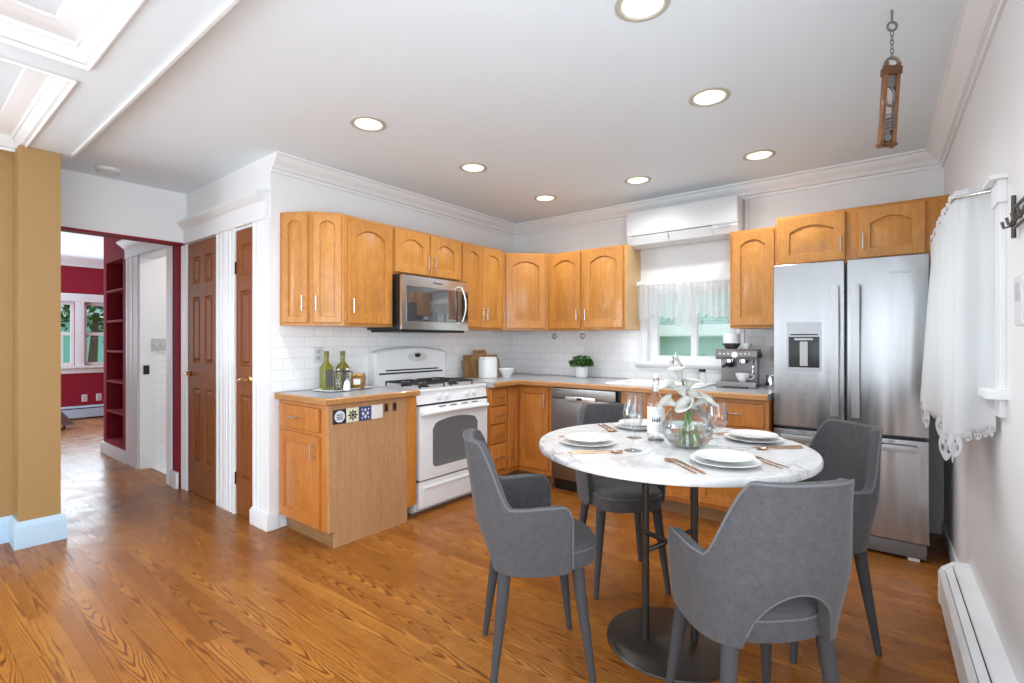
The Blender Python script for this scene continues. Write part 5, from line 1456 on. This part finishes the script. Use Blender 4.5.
def cup(name, label, loc, rz, sc_=1.0, group=None):
    o = thing(name, label, 'cup', loc, rz, group)
    b = MB(); b.lathe([(r*sc_, z*sc_) for r, z in ((0.022, 0.0), (0.024, 0.003), (0.036, 0.018), (0.045, 0.045), (0.047, 0.058), (0.0455, 0.059), (0.043, 0.045), (0.034, 0.020), (0.001, 0.008))], 36); b.build('bowl', M['ceramic'], o)
    b = MB(); b.tube([(0.043*sc_, 0, 0.05*sc_), (0.066*sc_, 0, 0.050*sc_), (0.072*sc_, 0, 0.036*sc_), (0.058*sc_, 0, 0.020*sc_), (0.037*sc_, 0, 0.018*sc_)], 0.0042*sc_, 10); b.build('handle', M['ceramic'], o)
    return o
mm = Matrix.Translation(cm.location) @ Matrix.Rotation(R(5), 4, 'Z') @ Matrix.Scale(0.94, 4)
p = mm @ Vector((0.185, 0.035, 0.0485)); cup('coffee_cup', 'white coffee cup with handle under the espresso machine spout', p, R(10), 1.05)
p = mm @ Vector((0.20, 0.14, 0.3025)); cup('coffee_cup', 'small white cup on top of the espresso machine', p, R(40), 0.7)
jg = thing('milk_jug', 'steel milk jug standing between espresso machine and fridge', 'jug', (-0.735, 4.03, CZ), R(-15))
b = MB(); b.lathe([(0.036, 0.0), (0.039, 0.004), (0.040, 0.03), (0.034, 0.075), (0.036, 0.092), (0.0345, 0.092), (0.0325, 0.075), (0.038, 0.03), (0.001, 0.006)], 32); b.build('body', M['chrome'], jg)
b = MB(); b.tube([(0.034, 0, 0.082), (0.062, 0, 0.080), (0.064, 0, 0.045), (0.040, 0, 0.028)], 0.0045, 10); b.build('handle', M['chrome'], jg)
so_ = thing('soap_jar', 'small clear jar with black lid behind the sink', 'jar', (-1.245, 4.075, CT+0.0115))
b = MB(); b.lathe([(0.028, 0.0), (0.030, 0.004), (0.029, 0.06), (0.022, 0.075), (0.022, 0.085), (0.020, 0.085), (0.0195, 0.074), (0.027, 0.058), (0.027, 0.008), (0.001, 0.006)], 28); b.build('glass_body', M['glass'], so_)
b = MB(); b.lathe([(0.025, 0.0855), (0.027, 0.087), (0.027, 0.105), (0.024, 0.108), (0.001, 0.108)], 28); b.build('lid', M['black'], so_)

# wall outlets
def outlet(label, loc, rz, mt=M['plastic'], wd=0.036, ht=0.058, slots=True):
    o = thing('wall_outlet', label, 'outlet', loc, rz)
    b = MB(); b.box(-wd, wd, -0.006, -0.0002, -ht, ht, 0.003); pl_ = b.build('plate', mt, o)
    if slots:
        for z in (-0.022, 0.022):
            b = MB(); b.box(-0.015, 0.015, -0.0085, -0.005, z-0.015, z+0.015, 0.003); fc = b.build('socket', M['plastic_grey'], o)
            b = MB(); b.box(-0.007, -0.005, -0.0092, -0.008, z-0.004, z+0.006); b.build('slot', M['black'], fc, 0)
            b = MB(); b.box(0.005, 0.007, -0.0092, -0.008, z-0.004, z+0.006); b.build('slot', M['black'], fc, 0)
    return o
outlet('white outlet on the tiles between espresso machine and fridge', (-0.75, YB-0.008, 1.16), 0)
outlet('white outlet on the tiles behind the oil bottles', (XA+0.008, 1.94, 1.16), L90)
outlet('white blank plate on the tiles behind the potted plant', (-2.36, YB-0.008, 1.16), 0, M['ceramic'], 0.06, 0.058, False)
outlet('white outlet low on the crimson far wall, left one', (-10.5, 2.075, 0.33), L90)
outlet('white outlet low on the crimson far wall nearest the shelves', (-10.5, 2.26, 0.33), L90)

# tiles and small boxes on the cabinet end panel
px = -2.6965
blue = mat('cobalt_glaze', (0.045, 0.065, 0.19), 0.25); cream = mat('cream_glaze', (0.74, 0.72, 0.52), 0.25); dark = mat('dark_glaze', (0.035, 0.03, 0.045), 0.25); pale = mat('pale_glaze', (0.62, 0.66, 0.74), 0.25); wht = mat('white_glaze', (0.78, 0.75, 0.72), 0.3)
TL = 0.088
tl = []
for i, (bm_, lb) in enumerate(((dark, 'dark ornamental tile with a pale blue disc, nearest the front corner'), (cream, 'cream ornamental tile with a dark eight-petal flower'), (blue, 'cobalt blue ornamental tile with pale leaf shapes'), (wht, 'plain off-white tile, last of the four tiles'))):
    o = thing('ornamental_tile', lb, 'tile', (px + 0.0002, 1.690 + 0.092*i, 0.752), L90, 'ornamental tiles on the cabinet end')
    b = MB(); b.box(0, TL, -0.007, 0, 0, TL, 0.0015); b.build('plate', bm_, o)
    cxx = axis_m((TL/2, -0.0069, TL/2), (1, 0, 0), (0, 0, 1))
    if i == 0:
        b = MB(); b.lathe([(0.036, 0), (0.036, 0.0008), (0.001, 0.0008)], 36, mtx=cxx); b.build('disc', pale, o)
        b = MB()
        for z in (-0.014, -0.003, 0.010): b.box(TL/2-0.020, TL/2+0.020, -0.0088, -0.0075, TL/2+z-0.0025, TL/2+z+0.0025)
        b.build('motif', dark, o, 0)
    elif i == 1:
        b = MB()
        for k in range(8):
            a = 2*PI*k/8
            d = Vector((math.cos(a), 0, math.sin(a))); s = Vector((-math.sin(a), 0, math.cos(a))); c0 = Vector((TL/2, -0.0078, TL/2))
            b.loft([[c0+d*0.006, c0+d*0.022+s*0.0075, c0+d*0.038, c0+d*0.022-s*0.0075]], True, False)
        b.lathe([(0.009, 0), (0.009, 0.0016), (0.001, 0.0016)], 16, mtx=cxx); b.build('flower', dark, o, 0)
    elif i == 2:
        b = MB()
        for dx, dz, s_ in ((-0.018, 0.0, 0.011), (0.018, 0.0, 0.011), (0, 0.022, 0.010), (0, -0.020, 0.012), (-0.024, 0.026, 0.006), (0.024, 0.026, 0.006), (-0.024, -0.028, 0.006), (0.024, -0.028, 0.006)):
            c0 = Vector((TL/2+dx, -0.0078, TL/2+dz)); b.loft([[c0+Vector((s_, 0, 0)), c0+Vector((0, 0, s_*1.3)), c0-Vector((s_, 0, 0)), c0-Vector((0, 0, s_*1.3))]], True, False)
        b.build('leaf_motif', pale, o, 0)
for y, lb in ((2.085, 'small dark switch on the end panel beside the white tile'), (2.155, 'small dark outlet on the end panel nearest the stove')):
    o = thing('panel_switch', lb, 'switch', (px + 0.0002, y, 0.815), L90)
    b = MB(); b.box(-0.017, 0.017, -0.004, 0, -0.03, 0.03, 0.002); b.build('plate', mat('panel_plate', (0.16, 0.09, 0.05), 0.5), o)
    b = MB(); b.box(-0.009, 0.009, -0.006, -0.003, -0.02, 0.02, 0.001); b.build('rocker', M['black'], o)

# ------------------------------------------------------------------ right wall: window, curtains, hooks, heater
def RW(name, label, cat, kind=None):
    o = thing(name, label, cat, RW_O, RW_ROT)
    if kind: o['kind'] = kind
    return o
wn = RW('window_2', 'curtained window in the right wall', None, 'structure')
a0, a1, z0, z1 = RWIN
b = MB(); b.cells([a0, a0+0.045, a1-0.045, a1], [z0, z0+0.05, 1.42, 1.465, z1-0.05, z1], [(a0+0.045, a1-0.045, z0+0.05, 1.42), (a0+0.045, a1-0.045, 1.465, z1-0.05)], 0.05, 0.10, lambda u, v, d: Vector((u, d, v))); b.build('sash', M['trim'], wn, 0)
b = MB(); b.box(a0+0.03, a1-0.03, 0.073, 0.078, z0+0.03, z1-0.03); b.build('pane', M['pane'], wn, 0)
b = MB()
for c_ in (a0-0.08, a1): b.box(c_, c_+0.08, -0.018, 0, z0, z1, 0.003)
b.box(a0-0.09, a1+0.09, -0.024, 0, z1, z1+0.075, 0.003); b.box(a0-0.105, a1+0.105, -0.045, 0, z1+0.075, z1+0.09, 0.004)
b.box(a0-0.11, a1+0.11, -0.055, 0.05, z0-0.028, z0, 0.005); b.box(a0-0.08, a1+0.08, -0.018, 0, z0-0.09, z0-0.028, 0.003)
b.build('casing', M['trim'], wn)
def drape(name, path, ztop_, zbot_, folds, amp, seed, label, m, bulge=0.0):
    """cloth hanging along a plan path"""
    rnd = random.Random(seed)
    P = [Vector(p) for p in path]; cum = [0.0]
    for p, q in zip(P, P[1:]): cum.append(cum[-1] + (q-p).length)
    nx, nz = 150, 34
    ph = [rnd.random()*6 for _ in range(4)]
    base = []
    for i in range(nx+1):
        tg = cum[-1]*i/nx; k = max(j for j in range(len(P)-1) if cum[j] <= tg + 1e-9)
        base.append(P[k].lerp(P[k+1], (tg-cum[k])/(cum[k+1]-cum[k])))
    for _ in range(6): base = [base[0]] + [(base[i-1] + base[i]*2 + base[i+1])/4 for i in range(1, nx)] + [base[-1]]
    rows = []
    for k in range(nz+1):
        t = k/nz; row = []
        for i in range(nx+1):
            s = i/nx
            d = (base[min(i+1, nx)] - base[max(i-1, 0)]).normalized(); nn = Vector((-d.y, d.x))
            f = math.sin(s*PI*2*folds + ph[0] + 0.6*math.sin(s*5+ph[1]))*0.7 + math.sin(s*PI*2*folds*0.43 + ph[2] + t*0.7)*0.5
            a = amp*(0.35 + 0.65*smooth(0.02, 0.5, t))
            gather = amp*0.22*math.sin(s*PI*2*folds*2.6+ph[3])*(1-smooth(0.03, 0.2, t))
            p = base[i] + nn*(a*f + gather + bulge*math.sin(PI*s)*t)
            zt = ztop_(s) + 0.018*(1-t)**8
            row.append(Vector((p.x, p.y, zt + (zbot_(s)-zt)*t)))
        rows.append(row)
    o = thing(name, label, 'curtain')
    b = MB(); b.loft(rows, False, False, False); c_ = b.build('cloth', m, o, 0)
    for p in c_.data.polygons: p.use_smooth = True
    md = c_.modifiers.new('thick', 'SOLIDIFY'); md.thickness = 0.002
    return o, rows
def petal_lace(parent, row, idx, size, m):
    """an open petal hanging from the hem, with three eyelets"""
    for i, s_ in idx:
        p = row[i]; q = row[min(i+3, len(row)-1)]; d = (q-row[max(0, i-3)]); d.z = 0; d.normalize()
        L = size*s_; W = size*0.42*s_
        bm_ = bmesh.new()
        def ring(pts):
            vs = [bm_.verts.new(p + d*x + Vector((0, 0, z))) for x, z in pts]; return [bm_.edges.new((vs[k], vs[(k+1) % len(vs)])) for k in range(len(vs))]
        outl = [(-W*0.75, 0.012), (-W*1.02, -L*0.25), (-W*0.85, -L*0.6), (-W*0.35, -L*0.9), (0, -L), (W*0.35, -L*0.9), (W*0.85, -L*0.6), (W*1.02, -L*0.25), (W*0.75, 0.012)]
        es = ring(outl)
        for cx_, cz_, rx, rz_ in ((-W*0.36, -L*0.45, W*0.26, L*0.2), (W*0.36, -L*0.45, W*0.26, L*0.2), (0, -L*0.13, W*0.22, L*0.1)):
            es += ring([(cx_ + rx*math.cos(2*PI*k/14), cz_ + rz_*math.sin(2*PI*k/14)) for k in range(14)])
        bmesh.ops.triangle_fill(bm_, use_beauty=True, use_dissolve=False, edges=es)
        b = MB(); b.merge(bm_); o = b.build('lace_petal', m, parent, 0)
        md = o.modifiers.new('thick', 'SOLIDIFY'); md.thickness = 0.002
zt1 = lambda s: 1.795
zb1 = lambda s: 0.94 - 0.065*smooth(0.0, 0.36, s) + 0.05*smooth(0.4, 1.0, s) + 0.008*abs(math.sin(s*PI*9))
cu, rows = drape('curtain', [(0.272, 2.405), (0.165, 2.46), (0.150, 2.80)], zt1, zb1, 4.5, 0.014, 4, 'white curtain with lace hem nearest to us, wrapping round the end of its rod', M['linen'], 0.012)
petal_lace(cu, rows[-1], [(i, 0.30) for i in range(5, 30, 7)] + [(37, 0.8), (46, 1.0), (58, 1.0), (72, 0.9), (90, 0.9), (110, 0.8), (130, 0.8), (145, 0.7)], 0.085, M['linen'])
zt2 = lambda s: 1.80
zb2 = lambda s: 0.90 + 0.05*s + 0.01*abs(math.sin(s*PI*7))
c2, rows2 = drape('curtain', [(0.150, 2.83), (0.140, 3.44)], zt2, zb2, 2.5, 0.014, 9, 'white lace-edged curtain behind the nearer one, close to the fridge', M['linen'], 0.06)
petal_lace(c2, rows2[-1], [(10, 0.8), (38, 0.8), (64, 0.8), (90, 0.75), (118, 0.75), (142, 0.7)], 0.085, M['linen'])
b = MB(); b.tube([(0.280, 2.402, 1.785), (0.172, 2.447, 1.785), (0.166, 2.455, 1.785), (0.160, 2.47, 1.785), (0.138, 3.46, 1.785), (0.142, 3.47, 1.785), (0.250, 3.53, 1.785)], 0.006, 10)
tag(b.build('curtain_rod', M['nickel']), 'thin rod carrying the curtains on the right wall', 'curtain rod')
# hook rack, switch box
hk = RW('hook_rack', 'black wire hook rack at the right edge beside the curtain', 'hook')
b = MB(); b.tube([(2.12, -0.012, 1.57), (2.12, -0.012, 1.70)], 0.006, 8); b.tube([(2.40, -0.012, 1.57), (2.40, -0.012, 1.70)], 0.006, 8); b.tube([(2.12, -0.012, 1.60), (2.40, -0.012, 1.60)], 0.005, 8); b.tube([(2.12, -0.012, 1.66), (2.40, -0.012, 1.66)], 0.005, 8)
b.tube([(2.12, -0.002, 1.63), (2.12, -0.012, 1.63)], 0.005, 8)
b.build('rail', M['iron'], hk)
for u in (2.135, 2.20, 2.27, 2.34):
    b = MB(); b.tube([(u, -0.012, 1.64), (u, -0.022, 1.605), (u, -0.036, 1.60), (u, -0.040, 1.62)], 0.0042, 8); b.build('hook', M['iron'], hk)
bx = RW('wall_thermostat', 'small white thermostat box at the right edge of the photo', 'thermostat')
b = MB(); b.box(2.235, 2.33, -0.03, -0.0005, 1.30, 1.44, 0.006); b.build('cover', M['plastic'], bx)
b = MB(); b.box(2.255, 2.31, -0.032, -0.029, 1.37, 1.42, 0.001); b.build('screen', M['plastic_grey'], bx)
# baseboard heater
ht = RW('baseboard_heater', 'white baseboard heater along the right wall', 'heater')
h0, h1 = 1.12, 4.6
prf = lambda x, pts: [Vector((x, -y, z)) for y, z in pts]
cov = [(0.0005, 0.03), (0.0005, 0.212), (0.055, 0.205), (0.060, 0.198), (0.006, 0.20), (0.006, 0.03)]
b = MB(); b.loft([prf(h0, cov), prf(h1, cov)]); b.build('back_cover', M['trim'], ht, 20)
fp = [(0.085, 0.022), (0.108, 0.022), (0.108, 0.150), (0.096, 0.172), (0.088, 0.170), (0.100, 0.148), (0.100, 0.028), (0.085, 0.028)]
b = MB(); b.loft([prf(h0, fp), prf(h1, fp)]); b.build('front_panel', M['trim'], ht, 20)
dp = [(0.064, 0.198), (0.088, 0.180), (0.0875, 0.176), (0.063, 0.193)]
b = MB(); b.loft([prf(h0+0.03, dp), prf(h1, dp)]); b.build('damper', M['trim'], ht, 20)
b = MB(); b.box(h0+0.02, h1, -0.085, -0.008, 0.05, 0.155); b.build('element', M['black'], ht, 0)
ec = [(0.0005, 0.012), (0.0005, 0.216), (0.058, 0.210), (0.100, 0.175), (0.112, 0.152), (0.112, 0.012)]
b = MB(); b.loft([prf(h0-0.012, ec), prf(h0+0.035, ec)]); b.build('end_cap', M['trim'], ht, 20)
b = MB(); b.box(-0.14, h0-0.02, -0.012, 0.0, 0, 0.09, 0.003); o = struct(b, 'baseboard_right', M['trim'], 'white baseboard by the fridge'); o.location = RW_O; o.rotation_euler = (0, 0, RW_ROT)

# far room: heater and folded grey cover
fh = thing('baseboard_heater', 'white baseboard heater under the far window', 'heater', (-10.5, 0, 0), L90)
b = MB(); P_ = [(0.0005, 0.02), (0.0005, 0.21), (0.05, 0.205), (0.06, 0.19), (0.06, 0.02)]; b.loft([[Vector((-0.5, -y, z)) for y, z in P_], [Vector((3.2, -y, z)) for y, z in P_]]); b.build('cover', M['base_blue'], fh, 20)
b = MB(); b.box(-0.5, 3.2, -0.0625, -0.0595, 0.165, 0.178); b.build('slot', M['black'], fh, 0)
sl_ = thing('folded_seat', 'grey slanted seat cover standing by the tan wall in the far room', 'seat', (-9.6, 1.50, 0), R(20))
b = MB(); b.loft([[Vector((-0.3, 0.0, 0.06)), Vector((0.30, 0.0, 0.06)), Vector((0.30, 0.16, 0.06)), Vector((-0.3, 0.16, 0.06))], [Vector((-0.3, -0.28, 0.50)), Vector((0.3, -0.28, 0.50)), Vector((0.3, -0.20, 0.50)), Vector((-0.3, -0.20, 0.50))]]); b.build('cover', mat('grey_cover', (0.30, 0.32, 0.34), 0.8), sl_, 20)
b = MB(); b.tube([(-0.28, 0.02, 0.012), (0.28, 0.02, 0.012)], 0.012, 10); b.tube([(-0.25, 0.05, 0.012), (-0.25, 0.05, 0.08)], 0.012, 10); b.tube([(0.25, 0.05, 0.012), (0.25, 0.05, 0.08)], 0.012, 10); b.build('foot_rail', M['black'], sl_)

# ------------------------------------------------------------------ old wooden pulley block hanging from the ceiling
hg = thing('hanging_pulley', 'old wood and metal tackle hanging on a chain from the ceiling', 'pulley', (-0.02, 2.345, ZC), R(30))
b = MB(); b.tube([(0, 0, 0.0), (0, 0, -0.045)], 0.004, 8); b.tube([(0.016*math.sin(2*PI*i/24), 0, -0.061 + 0.016*math.cos(2*PI*i/24)) for i in range(24)], 0.0042, 8, closed=True); b.build('eye_hook', mat('old_steel', (0.24, 0.23, 0.22), 0.45, metal=0.8), hg)
OS = bpy.data.materials['old_steel']
z = -0.080
for i in range(6):
    b = MB(); ax = i % 2
    b.tube([((0.0055*math.sin(2*PI*k/16))*(1-ax), (0.0055*math.sin(2*PI*k/16))*ax, z - 0.008 + 0.011*math.cos(2*PI*k/16)) for k in range(16)], 0.0017, 6, closed=True); b.build('chain_link', OS, hg); z -= 0.0165
# shackle
b = MB(); b.tube([(0.024*math.cos(t), 0, -0.205 + 0.026*math.sin(t)) for t in [R(-10 + 200*k/16) for k in range(17)]], 0.0058, 8); b.build('shackle', OS, hg)
lean = Matrix.Translation((0, 0, -0.20)) @ Matrix.Rotation(R(3.5), 4, 'Y')
oldw = wood('weathered_wood', (0.28, 0.125, 0.05), (0.16, 0.065, 0.025), rough=0.7)
for sx in (-1, 1):
    b = MB(); b.box(sx*0.021-0.006, sx*0.021+0.006, -0.012, 0.012, -0.315, 0.0, 0.003, 2, lean); b.build('side_rail', oldw, hg)
for zz, hh in ((-0.03, 0.03), (-0.305, 0.012)):
    b = MB(); b.box(-0.031, 0.031, -0.015, 0.015, zz-hh/2, zz+hh/2, 0.004, 2, lean); b.build('leather_wrap', mat('leather', (0.13, 0.055, 0.022), 0.6), hg)
b = MB(); b.box(-0.014, 0.014, -0.006, 0.006, -0.09, -0.008, 0.002, 2, lean); b.tube([(-0.018, 0, -0.075), (0.018, 0, -0.075)], 0.006, 8, mtx=lean); b.build('swivel_plate', OS, hg)
b = MB(); b.tube([(0.0, 0, -0.085), (0.012, -0.004, -0.11), (0.015, -0.006, -0.14), (0.004, -0.010, -0.165), (-0.012, -0.010, -0.160), (-0.016, -0.008, -0.145)], 0.005, 10, mtx=lean); b.build('hook', OS, hg)
b = MB()
b.tube([(0.020*math.cos(k*0.5), 0.020*math.sin(k*0.5)*0.9, -0.195 - 0.065*k/75 + 0.006*math.cos(k*0.5+1)) for k in range(76)], 0.0036, 7, mtx=lean); b.build('wire_coil', OS, hg)
b = MB(); b.lathe([(0.014, -0.006), (0.016, 0), (0.014, 0.006)], 20, mtx=lean @ axis_m((0, 0, -0.28), (1, 0, 0), (0, 0, 1))); b.build('sheave', OS, hg)
